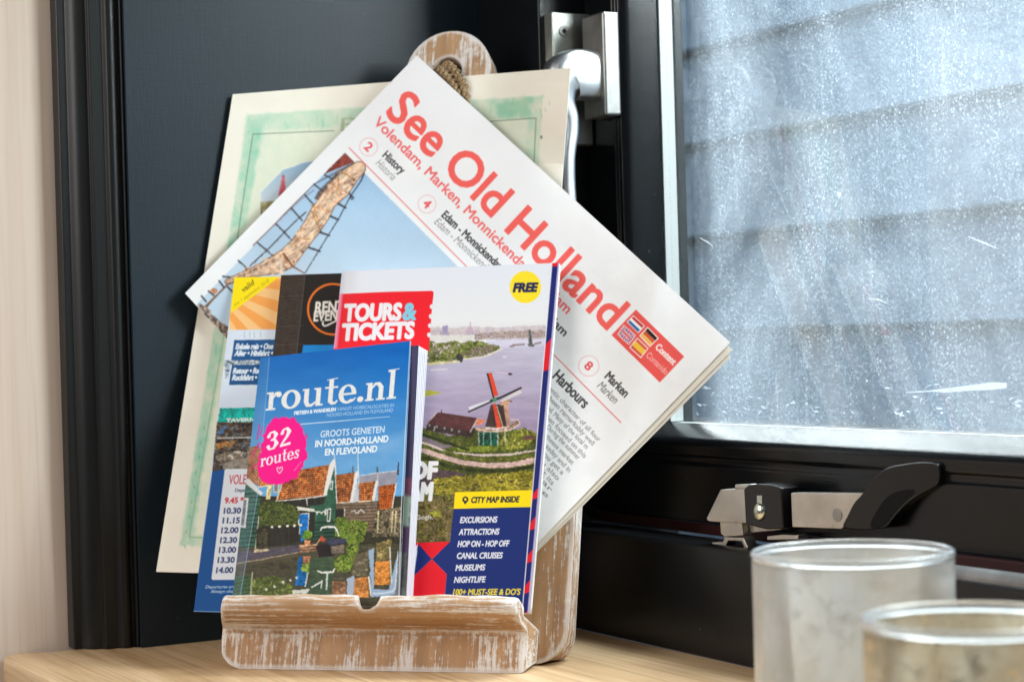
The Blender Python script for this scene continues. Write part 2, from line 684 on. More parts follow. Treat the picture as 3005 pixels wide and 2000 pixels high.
def stroke_sd(X, Y, pts, ws):
    sd = np.full(X.shape, -1e9)
    for i in range(len(pts) - 1):
        (x0, y0), (x1, y1) = pts[i], pts[i + 1]
        ex, ey = x1 - x0, y1 - y0
        t = np.clip(((X - x0) * ex + (Y - y0) * ey) / (ex * ex + ey * ey + 1e-12), 0, 1)
        dd = np.hypot(X - x0 - t * ex, Y - y0 - t * ey)
        sd = np.maximum(sd, (ws[i] * (1 - t) + ws[i + 1] * t) / 2 - dd)
    return sd


def serif_glyph(c, x, y):
    rc = lambda x0, x1, y0, y1: np.minimum(np.minimum(x - x0, x1 - x), np.minimum(y - y0, y1 - y))
    el = lambda cx, cy, rx, ry: (1 - np.hypot((x - cx) / rx, (y - cy) / ry)) * min(rx, ry)
    st = lambda *p: stroke_sd(x, y, [(q[0], q[1]) for q in p], [q[2] for q in p])
    mx = lambda *a: np.maximum.reduce(a)
    if c == 'r':
        return mx(rc(.12, .36, 0, 1), rc(0, .5, 0, .1), rc(0, .36, .9, 1), st((.36, .7, .1), (.48, .92, .14), (.64, .9, .2)), el(.63, .82, .14, .14))
    if c == 'o':
        return np.minimum(el(.5, .5, .5, .53), -el(.5, .5, .23, .41))
    if c == 'u':
        return mx(rc(.1, .34, .25, 1), rc(0, .34, .9, 1), rc(.72, .96, 0, 1), rc(.6, .96, .9, 1), rc(.72, 1.1, 0, .1),
                  st((.22, .3, .24), (.3, .09, .2), (.5, .05, .14), (.74, .24, .1)))
    if c == 't':
        return mx(rc(.2, .44, .15, 1.4), rc(0, .68, .9, 1), st((.32, .2, .24), (.42, .07, .18), (.58, .06, .12), (.68, .18, .08)),
                  st((.1, 1.38, .05), (.62, 1.44, .05)))
    if c == 'e':
        r = np.minimum(el(.46, .5, .46, .53), -el(.46, .52, .21, .41))
        return mx(np.minimum(r, -rc(.5, 1.1, .2, .47)), rc(.2, .9, .45, .56), st((.55, .05, .14), (.78, .12, .1), (.88, .25, .06)))
    if c == '.':
        return el(.17, .14, .16, .16)
    if c == 'n':
        return mx(rc(.1, .34, 0, 1), rc(0, .45, 0, .1), rc(0, .34, .9, 1), rc(.68, .92, 0, .75), rc(.57, 1.03, 0, .1),
                  st((.34, .72, .1), (.5, .93, .14), (.68, .9, .2), (.8, .7, .24)))
    if c == 'l':
        return mx(rc(.12, .36, 0, 1.6), rc(0, .5, 0, .1), rc(0, .36, 1.5, 1.6), st((.0, 1.6, .05), (.55, 1.64, .04)))
    if c == 's':
        return mx(st((.6, .74, .1), (.48, .94, .12), (.24, .93, .16), (.14, .74, .2), (.36, .53, .24), (.57, .3, .2), (.48, .08, .16), (.22, .05, .12), (.08, .26, .1)),
                  rc(.56, .66, .68, 1.0), rc(.03, .12, 0, .3))
    if c == '3':
        return mx(st((.12, 1.08, .24), (.2, 1.33, .12), (.45, 1.36, .16), (.6, 1.1, .26), (.5, .82, .16), (.3, .75, .1)),
                  st((.3, .74, .1), (.55, .7, .16), (.66, .38, .28), (.5, .07, .16), (.2, .06, .12), (.12, .3, .24)))
    return mx(st((.14, 1.05, .24), (.22, 1.32, .12), (.46, 1.34, .18), (.6, 1.05, .27), (.46, .68, .2), (.2, .3, .14), (.1, .1, .1)), rc(.05, .74, 0, .2))


def mixc(a, b, t):
    t = np.clip(t, 0, 1)[..., None]
    return np.array(a, float) * (1 - t) + np.array(b, float) * t


def blotch(cols, sc=0.1, seed=0, sharp=1.6, stretch=1.0):
    """printed-photo texture: colours picked by noise"""
    def f(X, Y):
        v = fbm(X * sc, Y * sc * stretch, seed, 5)
        v = np.clip((v - 0.5) * sharp + 0.5, 0, 0.9999) * (len(cols) - 1)
        i = np.floor(v).astype(int)
        t = (v - i)[..., None]
        c = np.array(cols, float)
        return c[i] * (1 - t) + c[np.minimum(i + 1, len(cols) - 1)] * t
    return f


def tiles(cols, ang, px=5.6, py=6.6, seed=0):
    base = blotch(cols, 0.06, seed, 2.2)

    def f(X, Y):
        c, s_ = math.cos(ang), math.sin(ang)
        a, b = X * c + Y * s_, -X * s_ + Y * c
        k = 0.80 + 0.20 * np.cos(a * 2 * math.pi / px) * 0.6 + 0.16 * np.cos(b * 2 * math.pi / py)
        k = k * (0.85 + 0.3 * vnoise(a / px, b / py, seed))
        return base(X, Y) * k[..., None]
    return f


def planks(col, pitch, slope, dark=0.45):
    def f(X, Y):
        b = (Y - slope * X) / pitch
        k = np.where((b % 1) < 0.24, dark, 1.0) * (0.82 + 0.36 * fbm(X * 0.03, Y * 0.4, 2))
        return np.array(col, float) * k[..., None]
    return f


def paper(name, quad, nk, paint, mat, thick, base, res=0.55, bend=None, parent=None, plane=None, edge=None, clear=0.012):
    """a printed sheet: quad in photo pixels laid on the plane n = nk of the stand, cover colours from paint(canvas)"""
    c = Cv(quad, res, base)
    if paint:
        paint(c)
    N, P0 = (SN, S(0, nk, 0)) if plane is None else plane
    D = (RV[None, None] * ((c.X - CX) / FPX)[..., None] + UV[None, None] * ((CY - c.Y) / FPX)[..., None])
    D[..., 1] += 1.0
    off = np.dot(P0, N) + (bend(c.X, c.Y) if bend is not None else 0.0)
    t_ = off / (D @ N)
    tp = np.dot(CO, EV) / (D @ EV) - clear                # a sheet that would pass through the panel leans on it instead
    k_ = 0.006
    t_ = np.where(tp - t_ > 0.08, t_, t_ - k_ * np.log1p(np.exp(np.clip((t_ - tp) / k_, -50, 50))))
    V = D * t_[..., None]
    ny, nx = V.shape[0] - 1, V.shape[1] - 1
    idx = np.arange((ny + 1) * (nx + 1)).reshape(ny + 1, nx + 1)
    q = np.stack([idx[:-1, :-1], idx[1:, :-1], idx[1:, 1:], idx[:-1, 1:]], -1).reshape(-1, 4)
    # back: a coarse grid, and a rim of side faces
    ki = np.unique(np.linspace(0, ny, 49).astype(int))
    kj = np.unique(np.linspace(0, nx, 49).astype(int))
    B = V[np.ix_(ki, kj)] - N * thick
    bi = idx.size + np.arange(B.shape[0] * B.shape[1]).reshape(B.shape[:2])
    qb = np.stack([bi[:-1, :-1], bi[:-1, 1:], bi[1:, 1:], bi[1:, :-1]], -1).reshape(-1, 4)
    per = np.concatenate([idx[0, :-1], idx[:-1, -1], idx[-1, :0:-1], idx[:0:-1, 0]])
    Vf = V.reshape(-1, 3)
    RIM = Vf[per] - N * thick
    r0 = idx.size + bi.size
    pn = np.roll(np.arange(len(per)), -1)
    qs = np.stack([per, per[pn], r0 + pn, r0 + np.arange(len(per))], -1)
    allv = np.concatenate([Vf, B.reshape(-1, 3), RIM, Vf[per]])
    r1 = r0 + len(per)
    qs[:, 0] = r1 + np.arange(len(per))
    qs[:, 1] = r1 + pn
    faces = np.concatenate([q, qb, qs]).astype(np.int32)
    org = V.reshape(-1, 3)[np.argmin(V[..., 2].reshape(-1))].copy()
    if parent is not None:
        Mi = np.array(root_matrix(parent).inverted())
        allv = allv @ Mi[:3, :3].T + Mi[:3, 3]
    else:
        allv = allv - org
    me = bpy.data.meshes.new(name)
    me.vertices.add(len(allv))
    me.vertices.foreach_set('co', allv.astype(np.float32).ravel())
    me.loops.add(faces.size)
    me.loops.foreach_set('vertex_index', faces.ravel())
    me.polygons.add(len(faces))
    me.polygons.foreach_set('loop_start', np.arange(0, faces.size, 4, dtype=np.int32))
    me.polygons.foreach_set('use_smooth', np.ones(len(faces), bool))
    me.update(calc_edges=True)
    ec = lin(edge if edge is not None else (226, 224, 222))
    colr = np.ones((len(allv), 4), np.float32)
    colr[:idx.size, :3] = lin(np.clip(c.img, 0, 255)).reshape(-1, 3)
    colr[idx.size:, :3] = ec
    at = me.attributes.new('ink', 'FLOAT_COLOR', 'POINT')
    at.data.foreach_set('color', colr.ravel())
    me.materials.append(mat)
    o = bpy.data.objects.new(name, me)
    COL.objects.link(o)
    if parent is not None:
        o.parent = parent
    else:
        o.location = Vector(org)
    return o


# ================================================================== SETTING: sill, wall, reveal, outside
P0 = W(0, 0.324, 0)                                            # outer edge of the reveal panel
lc = P0 - EV * 0.040 + MV * 0.025                              # where the moulding meets the pine wall


def arc(c, r, a0, a1, n, ax, ay):
    return [c + ax * r * math.cos(math.radians(a0 + (a1 - a0) * i / n)) + ay * r * math.sin(math.radians(a0 + (a1 - a0) * i / n)) for i in range(n + 1)]


sz = A(0, 0, ZS)
left = lc + MV * 0.060
cr = 0.022
corner = left - EV * 0.0 + EV * cr - MV * cr
loop = arc(corner, cr, 180, 90, 8, EV, MV)
loop = [p + sz for p in loop] + [left + EV * 1.5 + sz, W(1.6, -0.005, ZS), W(-0.03, -0.005, ZS), W(-0.03, 0.37, ZS)]
v, f = prism(loop, A(0, 0, -0.034))
sill = mesh_obj('window_sill', v, f, M_SILL, bevel=0.003, seg=3, origin=W(0.5, 0.2, ZS - 0.034))
tag(sill, kind='structure')

# pine wall board on the far left
v, f = prism([lc + A(0, 0, ZS - 0.25), lc + MV * 0.6 + A(0, 0, ZS - 0.25), lc + MV * 0.6 - EV * 0.02 + A(0, 0, ZS - 0.25), lc - EV * 0.02 + A(0, 0, ZS - 0.25)], A(0, 0, 1.25))
wall = mesh_obj('wall', v, f, M_PINE, origin=lc + MV * 0.3 + A(0, 0, ZS))
tag(wall, kind='structure')

# stepped corner moulding (profile in window coordinates, swept upward)
mo = [(-0.040, 0.3500), (-0.0395, 0.3540), (-0.0250, 0.3540), (-0.0240, 0.3530), (-0.0240, 0.3475), (-0.0225, 0.3462), (-0.0200, 0.3450), (-0.0175, 0.3425), (-0.0155, 0.3390), (-0.0145, 0.3350),
      (-0.0142, 0.3335), (-0.0110, 0.3332), (-0.0102, 0.3324), (-0.0100, 0.3228), (-0.0085, 0.3220), (-0.0062, 0.3208), (-0.0050, 0.3185), (-0.0050, 0.3160), (-0.0062, 0.3138), (-0.0085, 0.3130), (-0.0085, 0.3108), (-0.0040, 0.3104), (-0.0034, 0.3090),
      (-0.014, 0.3085), (-0.045, 0.309), (-0.06, 0.349)]
v, f = prism([W(s, o, ZS + 0.0005) for s, o in mo], A(0, 0, 0.95))
mld = mesh_obj('corner_moulding', v, f, M_MOULD, bevel=0.0008, seg=3, origin=W(-0.02, 0.33, ZS))
tag(mld, 'dark grooved wooden moulding standing between the pale pine wall and the navy panel', 'moulding')

v, f = prism([W(0, -0.13, ZS - 0.02), W(0, 0.308, ZS - 0.02), W(-0.02, 0.308, ZS - 0.02), W(-0.02, -0.13, ZS - 0.02)], A(0, 0, 0.95))
pan = mesh_obj('reveal_panel', v, f, M_NAVY, origin=W(0, 0.1, ZS))
tag(pan, 'tall dark navy painted panel lining the window recess behind the stand', 'panel')

# outside: painted timber cladding
cl_p = ray(1600 * 1.2755, 960) * 3.17
CLN = MV


def clad_z(k):
    return 0.001 + 0.15 * k


tc = NT('blue_grey_cladding_paint')
g = tc.noise((9, 9, 26), 1.0, 6, 0.62, dist=2.2)
g2 = tc.noise((2.2, 2.2, 5), 1.0, 3, dist=1.0)
c_ = tc.mix(tc.ramp(g, [(0.38, 0.0), (0.62, 1.0)]), (0.11, 0.175, 0.265), (0.21, 0.29, 0.40))
c_ = tc.mix(tc.math('MULTIPLY', tc.ramp(g2, [(0.4, 0.0), (0.7, 1.0)]), 0.5), c_, (0.28, 0.35, 0.44))
tc.base(c_)
tc.set(rough=0.75, spec=0.2)
tc.bump(g, 0.5, 0.004)
parts = []
for k in range(-4, 4):
    a0 = A(cl_p[0], cl_p[1], clad_z(k)) - EV * 1.3
    parts.append(prism([a0 + MV * 0.014 + A(0, 0, 0.009), a0 + MV * 0.002 + A(0, 0, 0.146), a0 - MV * 0.02 + A(0, 0, 0.146), a0 - MV * 0.02 + A(0, 0, 0.009)], EV * 4.2))
v, f = join(*parts)
clad = empty('timber_wall', cl_p + A(0, 0, -0.62 - cl_p[2]))
mesh_obj('board_cladding', v, f, tc.m, clad)
v, f = prism([cl_p - EV * 1.3 - MV * 0.04 + A(0, 0, -0.62 - cl_p[2]), cl_p - EV * 1.3 - MV * 0.02 + A(0, 0, -0.62 - cl_p[2]),
              cl_p + EV * 2.9 - MV * 0.02 + A(0, 0, -0.62 - cl_p[2]), cl_p + EV * 2.9 - MV * 0.04 + A(0, 0, -0.62 - cl_p[2])], A(0, 0, 1.24))
mesh_obj('backing', v, f, plain('dark_gap', (0.02, 0.03, 0.04), 0.9), clad)
tag(clad, 'blurred blue grey horizontal board wall seen outside through the dusty window', 'wall')

# ================================================================== WINDOW
ZT = 0.70
win = empty('window', W(0.5, -0.04, ZS))
tag(win, 'black framed casement window with a dusty glass pane right of the stand', 'window')
SE = 1.45
fr = join(
    wprofile([(0.0, ZS + 0.0004), (0.0, -0.1505), (-0.0015, -0.1478), (-0.005, -0.1468), (-0.036, -0.1475), (-0.036, -0.19), (-0.12, -0.19), (-0.12, ZS + 0.0004)], 0.103, SE),
    wbox(0.0004, 0.103, -0.12, 0.0, ZS + 0.0004, ZT), wbox(0.103, SE, -0.12, -0.001, ZT - 0.06, ZT))
mesh_obj('frame', *fr, M_BLACK, win, bevel=0.0016, seg=3)
sp = [(-0.0405, -0.1385), (-0.0405, -0.0965), (-0.0425, -0.0945), (-0.0425, -0.0905), (-0.0405, -0.0885), (-0.0405, -0.0812), (-0.043, -0.0778), (-0.0465, -0.0759), (-0.0755, -0.0672), (-0.0755, -0.078), (-0.0900, -0.078), (-0.0905, -0.0672), (-0.118, -0.066), (-0.118, -0.1385)]
b1 = wprofile(sp, 0.1055, SE)
stp = [(0.1055, -0.0405), (0.1475, -0.0405), (0.149, -0.043), (0.1515, -0.043), (0.153, -0.0405), (0.1565, -0.0405), (0.1590, -0.0440), (0.160, -0.0495), (0.160, -0.0755), (0.149, -0.0755), (0.149, -0.0900), (0.160, -0.0905), (0.160, -0.0985), (0.1055, -0.0985)]
b2 = prism([W(s, o, -0.0790) for s, o in stp], A(0, 0, 0.70))
sash = mesh_obj('sash', *join(b1, b2), M_SASH, win, bevel=0.0012, seg=3)
mesh_obj('rubber_seal', *join(wbox(0.1045, SE, -0.0435, -0.0375, -0.1462, -0.1388)), M_SEAL, sash, bevel=0.001)
# perforated spacer bar between the panes
ts = NT('perforated_aluminium_spacer')
tcn = ts.n('ShaderNodeTexCoord')
vor = ts.n('ShaderNodeTexVoronoi')
vor.inputs['Scale'].default_value = 330
vor.inputs['Randomness'].default_value = 0.25
ts.l(tcn.outputs['Object'], vor.inputs['Vector'])
ts.base(ts.mix(ts.ramp(vor.outputs['Distance'], [(0.12, 0.0), (0.25, 1.0)]), (0.28, 0.31, 0.32), (0.50, 0.53, 0.53)))
ts.set(rough=0.5, metal=0.15)
mesh_obj('spacer_bar', *join(wbox(0.1492, 0.1598, -0.0892, -0.0772, -0.0672, ZT - 0.09), wbox(0.1598, SE, -0.0892, -0.0772, -0.0776, -0.0680)), ts.m, sash)


def glass_mat(name, dusty):
    t = NT(name)
    nt = t.t
    tr = t.n('ShaderNodeBsdfTransparent')
    tr.inputs[0].default_value = (0.95, 0.97, 0.97, 1)
    gl = t.n('ShaderNodeBsdfGlossy')
    gl.inputs['Roughness'].default_value = 0.02
    fr_ = t.n('ShaderNodeFresnel')
    fr_.inputs[0].default_value = 1.45
    mx = t.n('ShaderNodeMixShader')
    t.l(t.math('MULTIPLY', fr_.outputs[0], 0.12), mx.inputs[0])
    t.l(tr.outputs[0], mx.inputs[1])
    t.l(gl.outputs[0], mx.inputs[2])
    last = mx.outputs[0]
    if dusty:
        big = t.noise((1, 1, 1), 3.4, 4, 0.6, dist=0.8)
        mid = t.noise((5, 5, 2.0), 4.0, 4, 0.6, dist=0.5)

        def dots_layer(scale, size, share, tilt):
            tc_ = t.n('ShaderNodeTexCoord')
            mp_ = t.n('ShaderNodeMapping')
            mp_.inputs['Rotation'].default_value = (0.3, tilt, 0.0)
            mp_.inputs['Scale'].default_value = (scale, scale, scale * 0.72)
            vo = t.n('ShaderNodeTexVoronoi')
            vo.inputs['Scale'].default_value = 1.0
            t.l(tc_.outputs['Object'], mp_.inputs[0])
            t.l(mp_.outputs[0], vo.inputs['Vector'])
            pick = t.ramp(vo.outputs['Color'], [(1 - share, 0.0), (1 - share + 0.12, 1.0)])
            return t.math('MULTIPLY', t.ramp(vo.outputs['Distance'], [(size * 0.5, 1.0), (size, 0.0)]), pick)
        spk = dots_layer(760, 0.52, 0.62, 0.7)
        spk2 = dots_layer(430, 0.40, 0.45, -0.5)
        strk = t.noise((300, 300, 9), 1.0, 2, 0.5)
        # fine wind-driven flecks lying along one slant
        fl = t.noise((760, 760, 480), 1.0, 1.5, 0.5, rot=(0.0, 0.9, 0.0))
        film = t.ramp(big, [(0.32, 0.03), (0.70, 0.30)])
        dens = t.ramp(t.math('ADD', t.math('MULTIPLY', big, 0.5), t.math('MULTIPLY', mid, 0.5)), [(0.36, 0.0), (0.60, 1.0)])
        dots = t.math('ADD', t.math('MULTIPLY', spk, 0.32), t.math('ADD', t.math('MULTIPLY', spk2, 0.42), t.ramp(fl, [(0.58, 0.0), (0.74, 0.22)])))
        dots = t.math('MULTIPLY', dots, t.math('ADD', t.math('MULTIPLY', dens, 0.85), 0.08))
        strv = t.math('MULTIPLY', t.ramp(strk, [(0.55, 0.0), (0.80, 0.12)]), dens)
        fac = t.math('ADD', t.math('ADD', film, dots), strv, True)
        # the pane is wiped clean in a strip beside the frame
        geo = t.n('ShaderNodeNewGeometry')
        dp = t.n('ShaderNodeVectorMath', operation='DOT_PRODUCT')
        t.l(geo.outputs['Position'], dp.inputs[0])
        dp.inputs[1].default_value = tuple(EV / np.dot(EV, EV))
        sco = t.math('SUBTRACT', dp.outputs['Value'], float(np.dot(CO, EV) / np.dot(EV, EV)))
        edge_ = t.math('ADD', sco, t.math('MULTIPLY', t.math('SUBTRACT', mid, 0.5), 0.05))
        clean = t.ramp(edge_, [(0.180, 0.06), (0.216, 1.0)])
        fac = t.math('MULTIPLY', fac, t.math('MULTIPLY', clean, 0.62))
        tl = t.n('ShaderNodeBsdfTranslucent')
        tl.inputs[0].default_value = (0.78, 0.87, 0.95, 1)
        df = t.n('ShaderNodeBsdfDiffuse')
        df.inputs[0].default_value = (0.66, 0.75, 0.86, 1)
        m3 = t.n('ShaderNodeMixShader')
        m3.inputs[0].default_value = 0.35
        t.l(tl.outputs[0], m3.inputs[1])
        t.l(df.outputs[0], m3.inputs[2])
        m2 = t.n('ShaderNodeMixShader')
        t.l(fac, m2.inputs[0])
        t.l(last, m2.inputs[1])
        t.l(m3.outputs[0], m2.inputs[2])
        last = m2.outputs[0]
    out = [n_ for n_ in nt.nodes if n_.type == 'OUTPUT_MATERIAL'][0]
    t.l(last, out.inputs[0])
    return t.m


mesh_obj('glass_pane', *wbox(0.1494, SE, -0.0768, -0.0758, -0.0776, ZT - 0.065), glass_mat('clear_pane', False), sash)
mesh_obj('glass_pane', *wbox(0.1494, SE, -0.0899, -0.0894, -0.0776, ZT - 0.065), glass_mat('dusty_pane', True), sash)
# white crust of dirt and a scrape low on the outer pane
td = NT('dried_white_dirt')
dtl, ddf, dmx = td.n('ShaderNodeBsdfTranslucent'), td.n('ShaderNodeBsdfDiffuse'), td.n('ShaderNodeMixShader')
dtl.inputs[0].default_value = ddf.inputs[0].default_value = (0.90, 0.93, 0.97, 1)
dmx.inputs[0].default_value = 0.45
td.l(dtl.outputs[0], dmx.inputs[1])
td.l(ddf.outputs[0], dmx.inputs[2])
td.l(dmx.outputs[0], [n_ for n_ in td.t.nodes if n_.type == 'OUTPUT_MATERIAL'][0].inputs[0])
M_DIRT = td.m
rnd = random.Random(5)
V_, F_ = [], []


def smear(pts, w):
    """a thin flake of dirt on the inner side of the outer pane (points in photo pixels)"""
    P = []
    for (x, y), ww in zip(pts, w):
        s, z = wz(x, y, -0.0892)
        P.append((s, z, ww))
    loop = [W(s, -0.0892, z + ww) for s, z, ww in P] + [W(s, -0.0892, z - ww) for s, z, ww in reversed(P)]
    vv, ff = prism(loop, MV * 0.0002)
    b = len(V_)
    V_.extend(vv)
    F_.extend([tuple(i + b for i in q) for q in ff])


D4 = K(1900, 0, 1105 / 1386)
smear(D4(950, 1444, 1050, 1438, 1100, 1436, 1180, 1428, 1270, 1420, 1322, 1418), [0.0002, 0.0005, 0.0014, 0.0017, 0.0024, 0.0016])
smear(D4(812, 1098, 850, 1102, 880, 1116), [0.0002, 0.0005, 0.0002])
smear(D4(195, 876, 220, 890, 240, 905), [0.0002, 0.0003, 0.0001])
smear(D4(1180, 870, 1240, 895, 1290, 915), [0.0002, 0.0005, 0.0002])
smear(D4(700, 712, 706, 722, 712, 712), [0.001, 0.0018, 0.001])
for i in range(48):
    x = rnd.uniform(170, 1380)
    y = 1525 - abs(rnd.gauss(0, 1)) * 55
    w_ = rnd.uniform(0.0002, 0.0008)
    dx, dy = rnd.uniform(2, 13), rnd.uniform(-12, 8)
    smear(D4(x, y, x + dx, y + dy, x + dx * 2, y + dy * 1.4), [w_ * 0.3, w_, w_ * 0.3])
dd = mesh_obj('dried_dirt', V_, F_, M_DIRT, sash)

# half-round aluminium bead added further right on the fixed frame to catch a highlight
mesh_obj('highlight_bead', *tube([W(0.455, -0.010, -0.1475), W(0.9, -0.010, -0.1475), W(SE, -0.010, -0.1475)], [(.007, .007)] * 3, 20), M_CHROME, win, smooth=True)

# --- turn handle
hs = 0.1425
handle = mesh_obj('handle', *wbox(hs - 0.0165, hs + 0.0165, -0.0404, -0.0255, 0.1735, 0.2545), M_SATIN, win, bevel=0.0022, seg=4)
pth = [(hs, -0.026, .2065), (hs, -0.018, .2065), (hs, -0.007, .2062), (hs, 0.0015, .2035), (hs, 0.0062, .195), (hs, 0.0050, .184), (hs, 0.0000, .172), (hs, -0.0002, .160), (hs, 0.0022, .148),
       (hs, 0.0035, .137), (hs, 0.0038, .120), (hs, 0.0030, .104), (hs, 0.002, .090), (hs, 0.002, .082)]
rad = [(.0190, .0125), (.0196, .0130), (.0196, .0132), (.0180, .0130), (.0140, .0122), (.0095, .0112), (.0072, .0104), (.0066, .0100), (.0064, .0100), (.0064, .0100), (.0064, .0100), (.0062, .0098), (.0050, .0080), (.003, .004)]
# denser sweep
def dense(pth, rad, k=5):
    n = len(pth)
    P, Rr = np.array(pth, float), np.array(rad, float)
    t = np.linspace(0, n - 1, (n - 1) * k + 1)
    out, ro = [], []
    for q in t:
        i = min(int(q), n - 2)
        fq = q - i
        g = lambda arr, j: arr[min(max(j, 0), n - 1)]
        def cr_(arr):
            p0_, p1_, p2_, p3_ = g(arr, i - 1), g(arr, i), g(arr, i + 1), g(arr, i + 2)
            return 0.5 * (2 * p1_ + (p2_ - p0_) * fq + (2 * p0_ - 5 * p1_ + 4 * p2_ - p3_) * fq ** 2 + (3 * p1_ - p0_ - 3 * p2_ + p3_) * fq ** 3)
        out.append(cr_(P)); ro.append(np.maximum(cr_(Rr), 0.0005))
    return out, ro


pp, rr = dense(pth, rad)
mesh_obj('lever', *tube([W(*q) for q in pp], [tuple(r) for r in rr], 32, up=tuple(-EV), sq=0.62), M_CHROME, handle, smooth=True)
plate = mesh_obj('strike_plate', *wbox(0.1034, 0.1165, -0.0395, -0.0045, 0.155, 0.2595), M_ZINC, win, bevel=0.001)
# countersunk screw in the plate's bright face, with a dark star for its recess
sc_ = hit(1297 * 1.2755, 72 * 1.2755, W(0.1166, 0, 0), EV)
vv, ff = [], []
star = []
for i in range(24):
    a = 2 * math.pi * i / 24
    star.append(sc_ + MV * 0.0045 * math.cos(a) + A(0, 0, 0.0045 * math.sin(a)))
v1, f1 = prism(star, EV * 0.0009)
scr = mesh_obj('screw', v1, f1, M_SATIN, plate, bevel=0.0003)
star = []
for i in range(12):
    a = 2 * math.pi * i / 12
    r_ = 0.0030 if i % 2 == 0 else 0.0015
    star.append(sc_ + EV * 0.0009 + MV * r_ * math.cos(a) + A(0, 0, r_ * math.sin(a)))
# the shade of the recess is a dark star laid on the head
mesh_obj('screw_recess_shade', *prism(star, EV * 0.00012), M_PLASTIC, plate)

# --- casement stay with black grip
LA = A(0.62, -0.785, 0)
LA = LA / np.linalg.norm(LA)
LN = A(LA[1], -LA[0], 0)
lp = hit(2141, 1575, CO + MV * -0.012, MV)
L2 = K(2000, 1300, 900 / 2356)


def lpoly(pts, n0, n1):
    """outline in photo pixels laid on the stay's own plane, thickened from n0 to n1 towards the viewer"""
    lo = [hit(x, y, lp, LN) for x, y in pts]
    return prism([q + LN * n0 for q in lo], LN * (n1 - n0))


stay = mesh_obj('window_stay', *lpoly(L2(870, 377, 1440, 380, 1262, 655, 880, 640), -0.006, 0.004), M_STEEL, win, bevel=0.0007)
mesh_obj('end_piece', *join(lpoly(L2(325, 352, 560, 346, 560, 612, 310, 602, 232, 596, 216, 576), -0.007, 0.0035), lpoly(L2(420, 316, 545, 312, 545, 349, 420, 349), -0.005, 0.0015)), M_STEEL, stay, bevel=0.0007)
mesh_obj('clamp_block', *lpoly(L2(524, 345, 560, 316, 640, 306, 745, 315, 815, 338, 832, 652, 700, 656, 620, 638, 538, 612), -0.011, 0.0062), M_PLASTIC, stay, bevel=0.0012, seg=3)
mesh_obj('block_slot', *lpoly(L2(630, 396, 668, 396, 668, 470, 630, 470), 0.006, 0.0064), M_ZINC, stay)
cx_, cy_ = L2(648, 520)[0]
cc = hit(cx_, cy_, lp, LN)
dome = []
V2, F2 = [], []
for j in range(6):
    a = j / 5 * math.pi / 2
    for i in range(20):
        t_ = 2 * math.pi * i / 20
        V2.append(cc + LN * (0.006 + 0.0032 * math.sin(a)) + LA * 0.0058 * math.cos(a) * math.cos(t_) + A(0, 0, 0.0064 * math.cos(a) * math.sin(t_)))
for j in range(5):
    for i in range(20):
        i2 = (i + 1) % 20
        F2.append((j * 20 + i, j * 20 + i2, (j + 1) * 20 + i2, (j + 1) * 20 + i))
mesh_obj('domed_screw', V2, F2, steel('zinc_screw', (0.70, 0.72, 0.62), 0.2), stay, smooth=True)
cx_, cy_ = L2(1230, 545)[0]
cc = hit(cx_, cy_, lp, LN)
mesh_obj('rivet', *prism([cc + LN * 0.0038 + LA * 0.0042 * math.cos(t_) + A(0, 0, 0.0045 * math.sin(t_)) for t_ in np.linspace(0, 2 * math.pi, 21)[:-1]], LN * 0.0008), M_SATIN, stay, bevel=0.0004)
grip = L2(1425, 395, 1490, 300, 1560, 225, 1620, 182, 1720, 160, 1820, 146, 1920, 140, 2005, 148, 2030, 170, 2030, 300, 1960, 345, 1880, 385, 1790, 445, 1710, 525, 1650, 600, 1610, 657, 1262, 657, 1315, 560, 1370, 445)


def chaikin(pts, n=2):
    for _ in range(n):
        out = []
        for i in range(len(pts)):
            (x0, y0), (x1, y1) = pts[i], pts[(i + 1) % len(pts)]
            out += [(x0 * .75 + x1 * .25, y0 * .75 + y1 * .25), (x0 * .25 + x1 * .75, y0 * .25 + y1 * .75)]
        pts = out
    return pts


mesh_obj('grip', *lpoly(chaikin(grip), -0.010, 0.006), M_PLASTIC, stay, bevel=0.0022, seg=4)
mesh_obj('grip_recess_shade', *lpoly(chaikin(L2(1600, 430, 1680, 370, 1790, 345, 1860, 360, 1780, 430, 1690, 520, 1600, 645, 1470, 645)), 0.0055, 0.0063), plain('matt_black', (0.004, 0.004, 0.005), 0.8, 0.2), stay)  # matt black patch laid on the grip as the shade of its hollow
mesh_obj('foot', *join(lpoly(L2(310, 600, 478, 604, 490, 705, 345, 716, 316, 690), -0.006, 0.002),
                       lpoly(L2(345, 718, 490, 722, 530, 806, 500, 806, 476, 748, 372, 746, 352, 788, 250, 794, 250, 758, 332, 756), -0.008, 0.002),
                       lpoly(L2(478, 606, 740, 640, 735, 668, 500, 690), -0.012, -0.004), lpoly(L2(640, 715, 760, 700, 880, 706, 880, 740, 640, 745), -0.012, -0.002)), M_STEEL, stay, bevel=0.0005)

# ================================================================== BOOK STAND
MS = Matrix(((SU[0], SN[0], SV[0], Q0[0]), (SU[1], SN[1], SV[1], Q0[1]), (SU[2], SN[2], SV[2], Q0[2]), (0, 0, 0, 1)))
stand = empty('book_stand', None, MS)
tag(stand, 'worn whitewashed brown wooden stand with a round holed top, holding the papers', 'stand')
